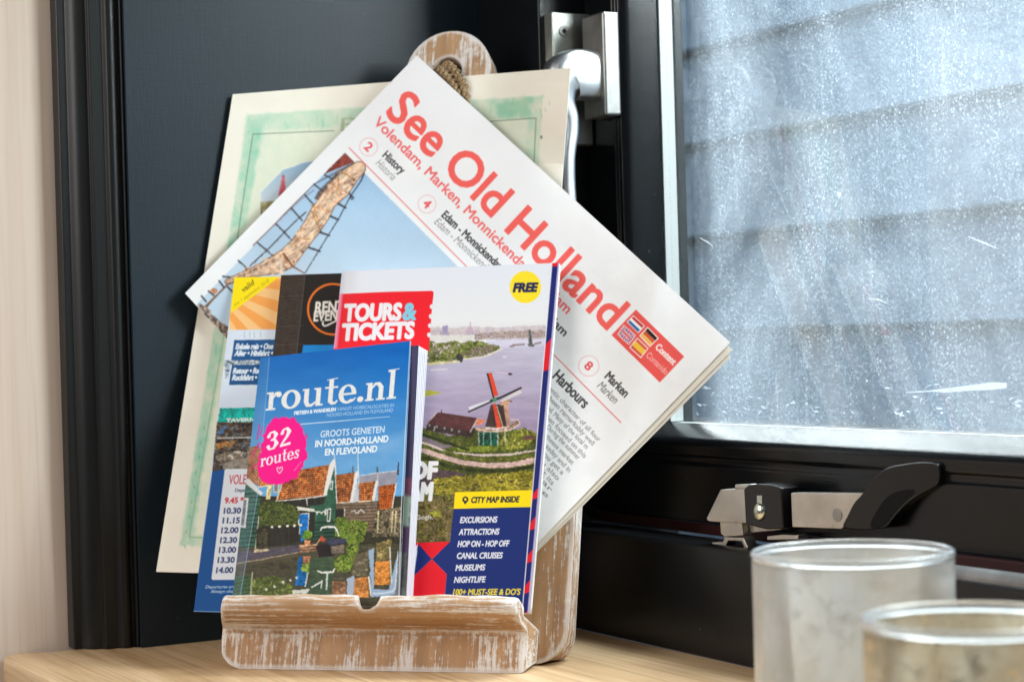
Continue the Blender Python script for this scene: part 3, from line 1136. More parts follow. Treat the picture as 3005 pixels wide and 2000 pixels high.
# outline of the board in (u, v), with shoulders, neck and a round head with a hole
u0, u1, uc = -0.0255, 0.2225, 0.0985
kc = (0.0985, 0.4865)
half = [(u1, 0.045), (u1, 0.30)]
for i in range(1, 9):
    a = i / 8 * math.pi / 2
    half.append((u1 - 0.050 * (1 - math.cos(a)) - 0.0, 0.30 + 0.055 * math.sin(a)))
half += [(uc + 0.05, 0.362), (uc + 0.034, 0.372), (uc + 0.026, 0.39), (uc + 0.023, 0.42), (uc + 0.0225, 0.45)]
ra = 0.0348
for i in range(0, 15):
    a = -0.82 + (math.pi / 2 + 0.82) * i / 14
    half.append((kc[0] + ra * math.cos(a), kc[1] + ra * math.sin(a)))
vb = 0.0118


def rcorner(cx, cz, r, a0, a1, n=6):
    return [(cx + r * math.cos(math.radians(a0 + (a1 - a0) * i / n)), cz + r * math.sin(math.radians(a0 + (a1 - a0) * i / n))) for i in range(n + 1)]


outline = rcorner(u1 - 0.026, vb + 0.026, 0.026, -90, 0) + half[1:]
outline += [(2 * uc - u_, v_) for u_, v_ in reversed(half[:-1])][:-1]
outline += rcorner(u0 + 0.026, vb + 0.026, 0.026, 180, 270)
outline = [(max(u_, u0), v_) for u_, v_ in outline]
bm = bmesh.new()
TB = 0.024


def ring(bm, pts, n):
    return [bm.verts.new((u_, n + 0, v_)) for u_, v_ in pts]


hole = [(kc[0] + 0.0118 * math.cos(2 * math.pi * i / 28), kc[1] - 0.001 + 0.0118 * math.sin(2 * math.pi * i / 28)) for i in range(28)]
rings = {}
for nn in (0.0, -TB):
    ro_ = ring(bm, outline, nn)
    rh_ = ring(bm, hole, nn)
    eds = []
    for rr_ in (ro_, rh_):
        for i in range(len(rr_)):
            eds.append(bm.edges.new((rr_[i], rr_[(i + 1) % len(rr_)])))
    bmesh.ops.triangle_fill(bm, use_beauty=True, use_dissolve=False, edges=eds)
    rings[nn] = (ro_, rh_)
for k_ in (0, 1):
    a_, b_ = rings[0.0][k_], rings[-TB][k_]
    for i in range(len(a_)):
        j = (i + 1) % len(a_)
        bm.faces.new((a_[i], a_[j], b_[j], b_[i]))
# the foot of the board is cut level with the sill
for vt in bm.verts:
    if vt.co.z < vb + 0.03:
        lowest = (-vt.co.y + 0.0305) * math.tan(LEAN)
        vt.co.z = max(vt.co.z, lowest)
bmesh.ops.recalc_face_normals(bm, faces=bm.faces)
me = bpy.data.meshes.new('board')
bm.to_mesh(me)
bm.free()
me.materials.append(M_BOARD)
board = bpy.data.objects.new('board', me)
COL.objects.link(board)
board.parent = stand
for p in me.polygons:
    p.use_smooth = True
bv = board.modifiers.new('bevel', 'BEVEL')
bv.width, bv.segments, bv.limit_method, bv.angle_limit = 0.0035, 3, 'ANGLE', math.radians(40)

# ledge with a rolled lip, a thumb notch, a cove and an apron below (profile in (n, v), varied along u)
LU0, LU1 = -0.0252, 0.2015
lip = [(0.0312, 0.0250), (0.0325, 0.0285), (0.036, 0.0305), (0.042, 0.0312), (0.050, 0.0318), (0.0555, 0.0332), (0.0592, 0.0362), (0.0608, 0.0400), (0.0602, 0.0440), (0.0580, 0.0468),
       (0.0545, 0.0482), (0.0510, 0.0478), (0.0485, 0.0462), (0.0475, 0.0430), (0.0470, 0.0400), (0.0455, 0.0392), (0.020, 0.0390), (0.0006, 0.0388)]
apr = [(0.0006, 0.0126), (0.030, 0.0002), (0.0306, 0.0020), (0.0309, 0.012)]
NU = 120
prof = [(n_, v_, 0) for n_, v_ in apr] + [(n_, v_, 1) for n_, v_ in lip]
un, wn, dn = 0.0895, 0.0088, 0.0115
V3, F3 = [], []
us = sorted(set([LU0 + (LU1 - LU0) * i / NU for i in range(NU + 1)] + [un + wn * (i / 12 - 1) for i in range(25)]))
for i, uu_ in enumerate(us):
    e0 = min(uu_ - LU0, LU1 - uu_)
    rnd_ = 0.0
    if e0 < 0.0045:
        rnd_ = 0.0045 - math.sqrt(max(0, 0.0045 ** 2 - (0.0045 - e0) ** 2))
    q = (uu_ - un) / wn
    cut = 0.0482 - (dn * math.sqrt(1 - q * q) if abs(q) < 1 else 0)
    cn_, cv_ = 0.052, 0.040
    for n_, v_, kind in prof:
        if kind and v_ > 0.0392:
            v_ = max(min(v_, cut + (0.0008 if abs(q) < 1 else 0) * 0), 0.0370)
        # hand-worn unevenness, then the rounded ends
        wob = 0.0006 * math.sin(uu_ * 61 + n_ * 90) + 0.0004 * math.sin(uu_ * 173 + v_ * 300)
        n_ += wob if kind else 0
        v_ += wob * 0.7 if kind and v_ > 0.0395 else 0
        k_ = 1 - rnd_ / 0.030
        nn_ = 0.0006 + (n_ - 0.0006) * (1 - rnd_ / 0.06)
        vv_ = v_ if v_ > 0.0395 and abs(q) < 1 else (0.0225 + (v_ - 0.0225) * k_)
        if uu_ < LU0 + 0.02 and v_ < 0.02:                       # rounded lower left corner of the apron
            dl = LU0 + 0.02 - uu_
            vv_ = max(vv_, 0.012 * 0 + 0.02 - math.sqrt(max(0, 0.02 ** 2 - dl ** 2)) + (v_ if n_ < 0.02 else 0))
        V3.append((uu_ + 0.0088 * max(0, min(1, (n_ - 0.03) / 0.028)) * (1 - (uu_ - LU0) / (LU1 - LU0)), nn_, vv_))
npf = len(prof)
for i in range(len(us) - 1):
    for j in range(npf):
        j2 = (j + 1) % npf
        F3.append((i * npf + j, i * npf + j2, (i + 1) * npf + j2, (i + 1) * npf + j))
F3.append(tuple(range(npf)))
F3.append(tuple(range((len(us) - 1) * npf, len(us) * npf)))
ledge = mesh_obj('ledge', V3, F3, M_LEDGE, stand, world=False, smooth=True)
ledge.data.materials.append(M_APRON)
for p in ledge.data.polygons:
    cz = sum(ledge.data.vertices[i].co.z for i in p.vertices) / len(p.vertices)
    if cz < 0.0285:
        p.material_index = 1
ledge.data.set_sharp_from_angle(angle=math.radians(38))
# prop behind
v, f = join(box3(S(0.08, -0.026, 0.30), SU * 0.05, A(0.03, 0.112, -0.0), A(0, 0, 0.001)))
vt = [S(0.075, -0.026, 0.28), S(0.125, -0.026, 0.28), S(0.125, -0.026, 0.26), S(0.075, -0.026, 0.26)]
bt = [A(vt[0][0], vt[0][1], ZS) - NH * 0.052, A(vt[1][0], vt[1][1], ZS) - NH * 0.052]
V4 = [vt[0], vt[1], bt[1] + A(0, 0, 0.0005), bt[0] + A(0, 0, 0.0005)]
V4 += [p - NH * 0.012 for p in V4]
mesh_obj('prop_leg', V4, [(0, 1, 2, 3), (7, 6, 5, 4), (0, 4, 5, 1), (1, 5, 6, 2), (2, 6, 7, 3), (3, 7, 4, 0)], M_BOARD, stand, bevel=0.001)
# jute loop through the hole
M_JUTE = NT('jute_twine')
gj = M_JUTE.noise((1, 1, 1), 700, 3)
M_JUTE.base(M_JUTE.mix(M_JUTE.ramp(gj, [(0.35, 0.0), (0.65, 1.0)]), (0.15, 0.085, 0.04), (0.50, 0.36, 0.21)))
M_JUTE.set(rough=0.95, spec=0.1)
M_JUTE.bump(gj, 0.6, 0.0006)
jr = random.Random(3)
pcs = []
loopc = [(kc[0] - .0075, -.030, kc[1] - .002), (kc[0] - .0062, -.012, kc[1] + .0045), (kc[0] - .001, 0.0, kc[1] + .0035), (kc[0] + .006, .0062, kc[1] - .003), (kc[0] + .012, .0062, kc[1] - .011), (kc[0] + .017, .005, kc[1] - .020), (kc[0] + .019, .0035, kc[1] - .034)]
for dz in (0, 1):
    base_ = [(a_ + (-.0058 if dz else .0), b_ + (.0018 if dz else 0), c__ - (.0050 if dz else 0)) for a_, b_, c__ in loopc]
    dn_, _ = dense(base_, [(1, 1)] * len(base_), 14)
    for s_ in range(3):
        path = []
        for i, q in enumerate(dn_):
            a = i * 0.30 + s_ * 2.094
            path.append(A(*q) + A(math.cos(a) * .0020, math.sin(a) * .0020, math.sin(a + 0.6) * .0016))
        pcs.append(tube(path, [(.0019, .0019)] * len(path), 8))
for i in range(46):                                            # stray fibres
    q = A(*dn_[jr.randrange(len(dn_))])
    d_ = A(jr.gauss(0, 1), abs(jr.gauss(0, 1)), jr.gauss(0, 1))
    d_ = d_ / np.linalg.norm(d_) * jr.uniform(.004, .009)
    pcs.append(tube([q, q + d_ * .5 + A(0, 0, jr.uniform(-.001, .001)), q + d_], [(.00022, .00022)] * 3, 4))
vj, fj = join(*pcs)
mesh_obj('hanging_loop', [(p[0], p[1], p[2]) for p in vj], fj, M_JUTE.m, stand, world=False, smooth=True)

# ================================================================== PRINTED PAPERS
WHITE = (232, 231, 230)


# ---- cream menu card at the back
def draw_menu(c):
    B1, B4, A2 = K(1000, 150, .44643), K(520, 250, .44649), K(500, 1200, .41459)
    c.img[:] = blotch([(240, 232, 217), (245, 238, 224), (241, 234, 220)], 0.006, 2)(c.X, c.Y)
    TL, TR, BL, BR = B4(465, 195)[0], B1(1330, 293)[0], A2(68, 962)[0], (1500, 1640)
    c.poly([TL, TR, BR, BL], blotch([(232, 233, 211), (222, 229, 209), (236, 235, 215)], 0.02, 4), al=0.9, rough=3)

    def wash(X, Y):
        return blotch([(112, 196, 164), (160, 208, 178), (206, 214, 190)], 0.035, 8, 2.0)(X, Y)
    iTL, iTR, iBL, iBR = B4(560, 300)[0], B1(1235, 440)[0], A2(150, 890)[0], (1440, 1560)
    for q, al in (([TL, iTL, iBL, BL], .50), ([TL, TR, iTR, iTL], .30), ([BL, iBL, iBR, BR], .42), ([TR, BR, iBR, iTR], .24)):
        c.poly(q, wash, al=al, rough=5, rs=0.06, soft=9)
    rg = np.random.RandomState(4)
    for i in range(150):                                       # dry brush strokes and printed flourishes in the border
        t_, side = rg.rand(), rg.randint(3)
        (ax, ay), (bx, by) = ((TL, BL), (TL, TR), (BL, BR))[side]
        x_, y_ = ax + (bx - ax) * t_ + rg.uniform(4, 34), ay + (by - ay) * t_ + (rg.uniform(4, 46) if side == 1 else -rg.uniform(2, 40) if side == 2 else 0)
        c.line([(x_, y_), (x_ + rg.uniform(-3, 6), y_ + rg.uniform(6, 30))], rg.uniform(1.5, 4), (120, 182, 152) if rg.rand() < .6 else (196, 212, 188), rg.uniform(.15, .4))
    c.poly([B1(1000, 340)[0], B1(1260, 300)[0], B1(1240, 420)[0], B1(1040, 440)[0]], (112, 194, 156), al=.42, rough=12, rs=.06, soft=16)
    c.poly([B4(470, 210)[0], B4(600, 210)[0], B4(560, 300)[0], B4(500, 560)[0], B4(440, 560)[0]], (126, 198, 170), al=.34, rough=14, rs=.05, soft=24)
    c.poly([A2(215, 130)[0], A2(250, 100)[0], A2(160, 900)[0], A2(80, 950)[0]], (126, 188, 165), al=.30, rough=10, rs=.05, soft=18)
    gl_ = (98, 120, 104)
    c.line([B4(1030, 300)[0], B4(497, 322)[0], B4(395, 1015)[0]], 2.4, gl_, .85)
    c.line([B4(395, 1015)[0], B5(320, 240)[0], A2(132, 905)[0], A2(400, 915)[0]], 2.2, (120, 160, 110), .8)
    c.line([B1(985, 462)[0], B1(1284, 441)[0], B1(1270, 740)[0], (1560, 1000)], 2.4, gl_, .85)
    c.text('BEERS', B4(1072, 305)[0], (1290, 372), 40, (168, 186, 150), -0.6, up=(0.06, -1), al=.85)
    c.ell(B1(1318, 566)[0], 3.4, 5, (70, 90, 80), al=.7)
    # small lighthouse picture with a torn outline
    pic = B4(545, 700, 690, 552, 830, 503, 900, 498, 960, 480, 720, 900, 600, 900, 543, 862)
    c.poly([(x, y) for x, y in pic], (240, 238, 228), rough=2)
    pic = B4(550, 705, 692, 560, 832, 510, 960, 490, 720, 890, 600, 890, 548, 855)
    c.poly(pic, lambda X, Y: mixc((150, 180, 205), (205, 213, 220), (Y - 480) / 110.0), rough=1.5)
    c.poly(B4(662, 745, 690, 598, 697, 583, 706, 598, 712, 690, 690, 760), blotch([(178, 70, 82), (205, 110, 115)], .1, 3))
    c.poly(B4(548, 768, 640, 760, 700, 765, 600, 890, 548, 860), blotch([(92, 84, 58), (150, 140, 96), (190, 180, 140)], .08, 6, 2))
    c.photo(pic, .6, 1.2)
    # faint painted letters up the left border
    for i in range(9):
        p = A2(236 - i * 17, 120 + i * 105)[0]
        c.line([p, (p[0] + 3 * (-1) ** i, p[1] + 9)], 2.5, (95, 140, 120), .55)


B5 = K(450, 850, .6375)
menu = paper('menu_card', [(683, 277), (1674, 199), (1562, 1710), (458, 1676)], 0.0032, draw_menu, M_CARD, 0.0012, (228, 220, 203), 0.40,
             bend=lambda X, Y: 0.0010 + 0.0012 * np.sin(X * 0.004) + 0.004 * np.clip((X - 1560) / 120, 0, 1) ** 2 * (0.6 + 0.6 * np.sin(Y * 0.012)) + 0.030 * np.clip((X - 1380) / 290, 0, 1) ** 2 * np.clip((480 - Y) / 240, 0, 1), clear=0.005)
tag(menu, 'large cream card with pale green watercolour border, furthest back against the wooden stand', 'menu')


# ---- folded newspaper
def draw_news(c):
    B1, B2, B3, B4, A1 = K(1000, 150, .44643), K(1500, 600, .44643), K(1500, 950, .44643), K(520, 250, .44649), K(500, 750, .31888)
    c.img[:] = blotch([(245, 245, 247), (241, 241, 243), (247, 247, 248)], 0.006, 3)(c.X, c.Y)
    RED = (248, 103, 97)
    up = (0.68, -0.733)
    # rope and rigging photograph
    ph = [(1011, 449), (1425, 863), (985, 1322), (577, 892)]
    c.poly(ph, lambda X, Y: mixc((160, 196, 228), (196, 216, 233), (Y - 520) / 290.0) + (fbm(X * .008, Y * .008, 4)[..., None] - .5) * 18)
    c.poly(B4(1103, 445, 1165, 505, 1060, 545, 965, 585, 1000, 545), blotch([(120, 52, 46), (150, 78, 66)], .1, 2))
    dk = (66, 62, 66)
    c.line(B4(1160, 512, 900, 650, 700, 850, 620, 935, 500, 1055), [5, 3, 3, 2.5, 2], (96, 84, 92), .9)
    c.line(B4(900, 690, 820, 745, 650, 905, 500, 1050), 3.5, (150, 120, 125), .7)
    c.poly(B4(930, 690, 1045, 580, 1100, 560, 1060, 640, 930, 760, 900, 745), blotch([(88, 80, 84), (128, 116, 116)], .1, 4))
    c.line(B4(845, 835, 760, 910, 600, 1075, 480, 1185), 3.4, dk)
    for q in ((752, 810, 822, 890), (650, 912, 750, 1015), (528, 1035, 628, 1120), (402, 1152, 450, 1195), (840, 722, 900, 790), (900, 650, 960, 700), (970, 590, 1030, 620)):
        c.line(B4(*q), [4.6, 3.6], dk)
    c.line(B4(1228, 578, 1208, 630, 1135, 735, 1060, 880, 990, 990, 925, 1095, 842, 1232), [5, 3.4, 3, 2.8, 2.6, 2.4, 2.4], (52, 54, 66))
    for q in ((1058, 778, 1108, 806), (990, 852, 1060, 884), (930, 962, 1000, 988), (866, 1066, 938, 1092), (1125, 705, 1150, 735)):
        c.line(B4(*q), [6, 5], (62, 60, 66))
    c.ell(B4(1148, 740)[0], 6, 6, (52, 56, 70), ring=2.5)
    # furled sail lashed to its spar
    path = B4(1195, 545, 1130, 600, 1065, 680, 990, 760, 935, 850, 880, 940, 800, 1050, 720, 1140, 640, 1180, 540, 1215, 440, 1250, 330, 1290)
    wd_ = [36, 50, 58, 48, 56, 50, 46, 56, 50, 30, 20, 12]
    c.line(path, [w + 5 for w in wd_], (120, 84, 66))

    def cloth(X, Y):
        a = (X + Y * 0.55)
        return blotch([(176, 126, 102), (232, 190, 160), (246, 216, 184), (236, 196, 166), (252, 232, 204)], .04, 7, 1.9)(X, Y) * (0.94 + 0.08 * np.sin((X * .8 + Y) * .14 + 7 * fbm(X * .025, Y * .025, 9)))[..., None]
    c.line(path, wd_, cloth)
    rg = np.random.RandomState(11)
    P_ = np.array(path)
    for i in range(230):                                       # folds of cloth and strands twisted round the spar
        u_ = rg.uniform(0, len(P_) - 1.6)
        j = int(u_)
        a_, b_ = P_[j], P_[j + 1]
        t_ = (b_ - a_) / np.hypot(*(b_ - a_))
        n_ = np.array((-t_[1], t_[0]))
        w_ = wd_[j] * (1 - (u_ - j)) + wd_[j + 1] * (u_ - j)
        o_ = rg.uniform(-.46, .46)
        c0 = a_ + (b_ - a_) * (u_ - j) + n_ * w_ * o_
        ln = rg.uniform(12, 34)
        tw = n_ * rg.uniform(2, 12)
        dark = o_ < -.12 if rg.rand() < .75 else o_ > -.12
        col = [(128, 84, 66), (160, 112, 90), (110, 76, 66)][rg.randint(3)] if dark else [(255, 240, 218), (246, 222, 194), (226, 180, 146)][rg.randint(3)]
        k1 = np.clip(o_ + rg.uniform(-.1, .1), -.47, .47)
        c.line([tuple(c0 - t_ * ln / 2 - tw * .5), tuple(c0 + tw * .1), tuple(c0 + t_ * ln / 2 + tw * .5)], [1.0, rg.uniform(2.0, 4.2), 1.0], col, rg.uniform(.2, .5) if dark else rg.uniform(.5, .9))
    for i in range(26):                                        # frayed edges
        u_ = rg.uniform(0, len(P_) - 1.6)
        j = int(u_)
        t_ = (P_[j + 1] - P_[j]) / np.hypot(*(P_[j + 1] - P_[j]))
        n_ = np.array((-t_[1], t_[0])) * (1 if rg.rand() < .5 else -1)
        c0 = P_[j] + (P_[j + 1] - P_[j]) * (u_ - j) + n_ * wd_[j] * .46
        c.ell(tuple(c0), rg.uniform(3, 7), rg.uniform(3, 6), [(236, 204, 172), (150, 106, 86), (214, 172, 140)][rg.randint(3)], rough=2.5)
    for q in ((1050, 560, 1180, 625), (1010, 640, 1090, 720), (880, 790, 1000, 830), (880, 820, 940, 950), (770, 1010, 880, 1010), (660, 1100, 760, 1180), (900, 800, 930, 900), (1055, 600, 1070, 720)):
        c.line(B4(*q), 3.2, (196, 136, 84), .9)
    c.line(B4(700, 1110, 760, 1190, 835, 1235), [7, 5, 3], (130, 88, 64))
    c.line(B4(680, 1150, 690, 1250), 7, (235, 215, 195))
    c.line(B4(340, 1285, 460, 1235, 640, 1150), [5, 7, 9], blotch([(160, 118, 96), (226, 186, 158), (90, 72, 72)], .09, 3, 2))
    # lower corner rigging
    c.line(B4(175, 1470, 240, 1400, 330, 1310, 380, 1290), [9, 6, 5, 4], (120, 92, 76))
    for q in ((275, 1285, 310, 1330), (205, 1352, 240, 1380), (330, 1325, 372, 1365), (160, 1385, 190, 1420), (300, 1255, 350, 1262)):
        c.line(B4(*q), 5, (70, 66, 70))
    c.ell(B4(240, 1350)[0], 10, 8, (190, 130, 100), rough=3)
    c.poly(B4(140, 1430, 185, 1455, 290, 1560, 420, 1620, 420, 1760, 300, 1640, 130, 1450), blotch([(58, 52, 54), (110, 98, 92), (150, 128, 112), (200, 178, 165)], .14, 5, 2.3), rough=5)
    c.photo(ph, .75, 1.5)
    # title block
    c.text('See Old Holland', (1130, 334), (1781, 967), 99, RED, 3.0, up)
    c.text('Volendam, Marken, Monnickendam & Edam', (1095, 362), (1662, 921), 29, (242, 108, 108), 0.9, up)
    c.line([(1024.5, 434), (1822, 1239)], 3.2, (236, 120, 122))
    for (p, t, r) in ((B1(183, 630)[0], '2', 62), (B1(567, 1005)[0], '4', 62), (B2(510, 1060)[0], '8', 70)):
        c.ell(p, r * .446, r * .446, (240, 200, 202), ring=3)
        d = np.array((.722, .69))
        p = np.array(p) - d * 9 + np.array((-.69, .72)) * 12
        c.text(t, p, p + d * 18, 25, (236, 84, 88), 1.0, up)
    BK, GR = (62, 60, 62), (128, 124, 124)
    c.text('History', B1(272, 692)[0], B1(396, 810)[0], 23, BK, .8, up)
    c.text('Historia', B1(226, 742)[0], B1(338, 852)[0], 22, GR, -.2, (.78, -.62))
    c.text('Edam - Monnickendam', B1(660, 1085)[0], B1(1050, 1450)[0], 23, BK, .9, up)
    c.text('Edam - Monnickendam', B1(610, 1128)[0], B1(990, 1482)[0], 22, GR, -.1, (.78, -.62))
    c.text('Volendam', B2(95, 610)[0], B2(345, 866)[0], 23, BK, .8, up)
    c.text('Marken', B2(613, 1135)[0], B2(745, 1268)[0], 25, BK, .9, up)
    c.text('Marken', B2(562, 1195)[0], B2(675, 1308)[0], 24, (110, 106, 106), .1, (.78, -.62))
    c.text('Harbours', B2(270, 1135)[0], B2(475, 1340)[0], 31, BK, 1.0, up)
    body = [((150, 330, 572, 775), 'he authentic character of all four'), ((150, 395, 532, 800), 'so has been remarkably well'), ((150, 472, 492, 822), 'preserved. Many of the local m'),
            ((150, 536, 478, 882), 'have then focused on this'), ((150, 600, 437, 893), 'region. During the summer'), ((150, 668, 397, 926), 'the a cheese market'),
            ((150, 730, 377, 976), 'wednesday and in'), ((150, 800, 332, 992), 'to you get a'), ((150, 868, 302, 1028), 'you also'), ((150, 918, 267, 1062), 'visit its'),
            ((150, 978, 257, 1108), 'Mar'), ((160, 1072, 232, 1142), 've')]
    for q, t in body:
        p = B3(*q)
        c.text(t, p[0], p[1], 14, (126, 122, 122), 0.1, up)
    # flag box
    c.poly(B2(820, 690, 1138, 998, 977, 1168, 660, 857), (238, 92, 88))

    def quad(p, i0, i1, j0, j1):
        p = np.array(p, float)
        f = lambda i, j: tuple((p[0] * (1 - i) + p[1] * i) * (1 - j) + (p[3] * (1 - i) + p[2] * i) * j)
        return [f(i0, j0), f(i1, j0), f(i1, j1), f(i0, j1)]
    flags = {'nl': B2(805, 735, 872, 797, 834, 837, 768, 772), 'de': B2(898, 812, 962, 877, 912, 927, 850, 862), 'uk': B2(742, 800, 812, 860, 772, 912, 706, 852), 'es': B2(830, 883, 895, 945, 852, 1000, 785, 938)}
    for k, q in flags.items():
        c.poly(quad(q, -.07, 1.07, -.09, 1.09), (250, 240, 238))
        if k == 'nl':
            for j, col in enumerate(((205, 60, 62), (245, 243, 242), (40, 110, 175))):
                c.poly(quad(q, 0, 1, j / 3, j / 3 + .334), col)
        if k == 'de':
            for j, col in enumerate(((48, 40, 40), (214, 92, 60), (244, 190, 100))):
                c.poly(quad(q, 0, 1, j / 3, j / 3 + .334), col)
        if k == 'es':
            for j, h, col in ((0, .25, (222, 90, 70)), (.25, .5, (250, 200, 70)), (.75, .25, (222, 90, 70))):
                c.poly(quad(q, 0, 1, j, j + h), col)
        if k == 'uk':
            c.poly(q, (92, 96, 160))
            f = lambda i, j: quad(q, i, i, j, j)[0]
            for a_, b_ in ((f(0, 0), f(1, 1)), (f(0, 1), f(1, 0))):
                c.line([a_, b_], 6, (240, 225, 230)); c.line([a_, b_], 2.5, (215, 80, 90))
            for a_, b_ in ((f(.5, 0), f(.5, 1)), (f(0, .5), f(1, .5))):
                c.line([a_, b_], 9, (240, 225, 230)); c.line([a_, b_], 5, (215, 80, 90))
    c.text('Content', B2(945, 942)[0], B2(1063, 1055)[0], 19, (252, 240, 238), .9, up)
    c.text('Contenido', B2(884, 996)[0], B2(1012, 1118)[0], 18, (250, 205, 200), 0, up)
    for x, y in B3(783, 770, 820, 820):
        c.ell((x, y), 2, 2, (110, 105, 105), al=.6)
    # fold shading printed nowhere: only a faint show-through of the next page
    c.img[:] -= ((fbm(c.X * .03, c.Y * .03, 12) > .62) & (c.Y > 700) & (c.X > 1560))[..., None] * 2.0


nb = lambda X, Y: 0.0015 + 0.010 * np.clip((X - 1640) / 500, 0, 1) ** 1.5 + 0.0026 * np.sin((X - 0.9 * Y) * 0.006 + 0.8) + 0.0022 * np.exp(-((X + 0.2 * Y - 2090) / 60.0) ** 2)
news = empty('newspaper', S(0.159, 0.0095, 0.047))
paper('front_page', [(1223, 163), (2143, 1004), (1393, 1784), (543, 860)], 0.0105, draw_news, M_NEWSPRINT, 0.0004, WHITE, 0.50, bend=nb, clear=0.016, parent=news, edge=(236, 232, 222))
for k, (dx, dy) in enumerate(((6, 22), (2, 42))):
    paper('inner_sheet', [(1226 + k, 165 + k), (2143 + dx, 1004 + dy), (1393 + dx * 0.4 + 2 * k, 1784 + dy * .35), (545 + k, 862 + k)], 0.0092 - 0.0010 * k, None, M_NEWSPRINT, 0.0003, (226, 221, 210), 0.2,
          bend=nb, clear=0.0140 - 0.0011 * k, parent=news, edge=(232, 226, 212))
tag(news, 'folded white newspaper with big red headline, tilted diagonally behind the brochures', 'newspaper')


# ---- boat timetable leaflet
def draw_time(c):
    A1, A2 = K(500, 750, .31888), K(500, 1200, .41459)
    c.up = (.12, -1)
    c.img[:] = np.array((214, 225, 240.))
    # sunburst
    o = A1(330, 250)[0]

    def rays(X, Y):
        a = np.arctan2(Y - o[1], X - o[0])
        return np.where((np.sin(a * 21 + 1.2) > 0)[..., None], np.array((250, 168, 84.)), np.array((252, 200, 134.)))
    c.poly(A1(560, 180, 1500, 180, 1500, 672, 540, 682), rays)
    c.poly(A1(575, 195, 1018, 183, 555, 530), (253, 226, 10))
    c.text('valid', A1(668, 340)[0], A1(772, 262)[0], 15, (120, 104, 20), .4, (-.35, -.9))
    c.text('t/m 1 september 2018', A1(592, 472)[0], A1(910, 240)[0], 10, (160, 140, 20), 0, (-.35, -.9), al=.8)
    c.poly(A1(520, 690, 1300, 680, 1300, 1285, 460, 1285), lambda X, Y: mixc((206, 220, 240), (228, 234, 242), fbm(X * .02, Y * .02, 3)))
    for x in (680, 730, 770, 830):
        c.line(A1(x, 700, x + 4, 755), 3, (170, 190, 205), .7)
    c.poly(A1(500, 962, 1000, 955, 1000, 1004, 490, 1010), blotch([(60, 76, 92), (200, 212, 222), (110, 124, 136), (236, 240, 244)], .12, 9, 2.6, 1.6))
    c.poly(A1(500, 975, 556, 990, 535, 1120, 505, 1130), blotch([(60, 76, 92), (205, 215, 225), (130, 144, 156)], .14, 5, 2.4))
    for q, col in (((590, 776, 1100, 768, 1100, 958, 560, 962), (28, 98, 158)), ((566, 1005, 1000, 1000, 1000, 1184, 540, 1188), (22, 84, 138))):
        c.poly(A1(*q), lambda X, Y, col=col: mixc(col, (20, 76, 130), fbm(X * .04, Y * .04, 2)), rough=1)
    for t, q in (('Enkele reis \u2022 One way', (600, 858, 1030, 856)), ('Aller \u2022 Hinfahrt \u2022 H', (590, 920, 985, 918)), ('Retour \u2022 Return', (575, 1082, 890, 1080)), ('Ruckfahrt \u2022 V', (568, 1144, 835, 1142))):
        p = A1(*q)
        c.text(t, p[0], p[1], 16, (235, 240, 246), 1.0, (.28, -1))
    # awning and terrace photograph
    c.poly(A2(352, -8, 700, -14, 700, 90, 335, 95), lambda X, Y: mixc((0, 150, 138), (0, 170, 158), (X - 640) / 90))
    c.poly(A2(330, 92, 700, 88, 700, 440, 296, 440), blotch([(26, 24, 26), (52, 42, 38), (110, 82, 60), (34, 34, 36), (164, 150, 132), (60, 70, 84)], .075, 4, 2.5, 1.4))
    c.poly(A2(340, 168, 390, 110, 400, 125, 365, 180), (70, 120, 175), rough=3)
    c.poly(A2(320, 240, 460, 222, 440, 262, 318, 284), blotch([(150, 100, 50), (206, 146, 78), (70, 60, 54)], .12, 2, 2.4), rough=4)
    c.poly(A2(316, 330, 420, 290, 560, 300, 560, 350, 330, 372), blotch([(170, 152, 126), (90, 80, 70), (214, 204, 186)], .1, 3, 2.2), rough=5)
    c.poly(A2(372, 384, 480, 352, 560, 340, 560, 425, 372, 425), blotch([(130, 122, 110), (160, 150, 136), (104, 98, 90)], .08, 3, 1.8), rough=3)
    c.photo(A2(330, -10, 700, -14, 700, 440, 296, 440), 1.0, 2.0)
    for i in range(24):
        c.ell(A2(332 + i * 11, 204 - i * .2)[0], 2.2, 2.2, (226, 222, 214), al=.9)
    p = A2(395, 90, 625, 84)
    c.text('TAVERNE', p[0], p[1], 9.5, (235, 235, 228), 1.0)
    # timetable panel
    c.poly(A2(296, 440, 372, 425, 700, 425, 700, 1500, 150, 1500), (4, 78, 148))
    c.poly(A2(392, 422, 700, 420, 700, 1206, 300, 1206, 291, 1196, 384, 432), (226, 229, 236), rough=.5)
    p = A2(412, 530, 680, 524)
    c.text('VOLENDAM', p[0], p[1], 27, (200, 46, 62), .3)
    p = A2(457, 584, 600, 582)
    c.text('Departure', p[0], p[1], 9.5, (60, 66, 96), .3)
    rows = [('9.45 *', 385, 516, 664, (204, 42, 58)), ('10.30', 378, 496, 737, 0), ('11.15', 370, 488, 806, 0), ('12.00', 360, 478, 875, 0), ('12.30', 353, 468, 945, 0),
            ('13.00', 344, 461, 1014, 0), ('13.30', 335, 451, 1085, 0), ('14.00', 324, 441, 1157, 0)]
    for t, a_, b_, y, col in rows:
        p = A2(a_, y, b_, y - 2)
        c.text(t, p[0], p[1], 16, col or (44, 56, 108), .9)
    p = A2(248, 1266, 560, 1262, 284, 1298, 560, 1295)
    c.text('Departures are subject', p[0], p[1], 9, (212, 222, 236), .2, (.35, -1))
    c.text('Always check times', p[2], p[3], 9, (212, 222, 236), .2, (.35, -1))
    c.line([(568, 1792), (850, 1799)], 3, (150, 180, 210), .7)


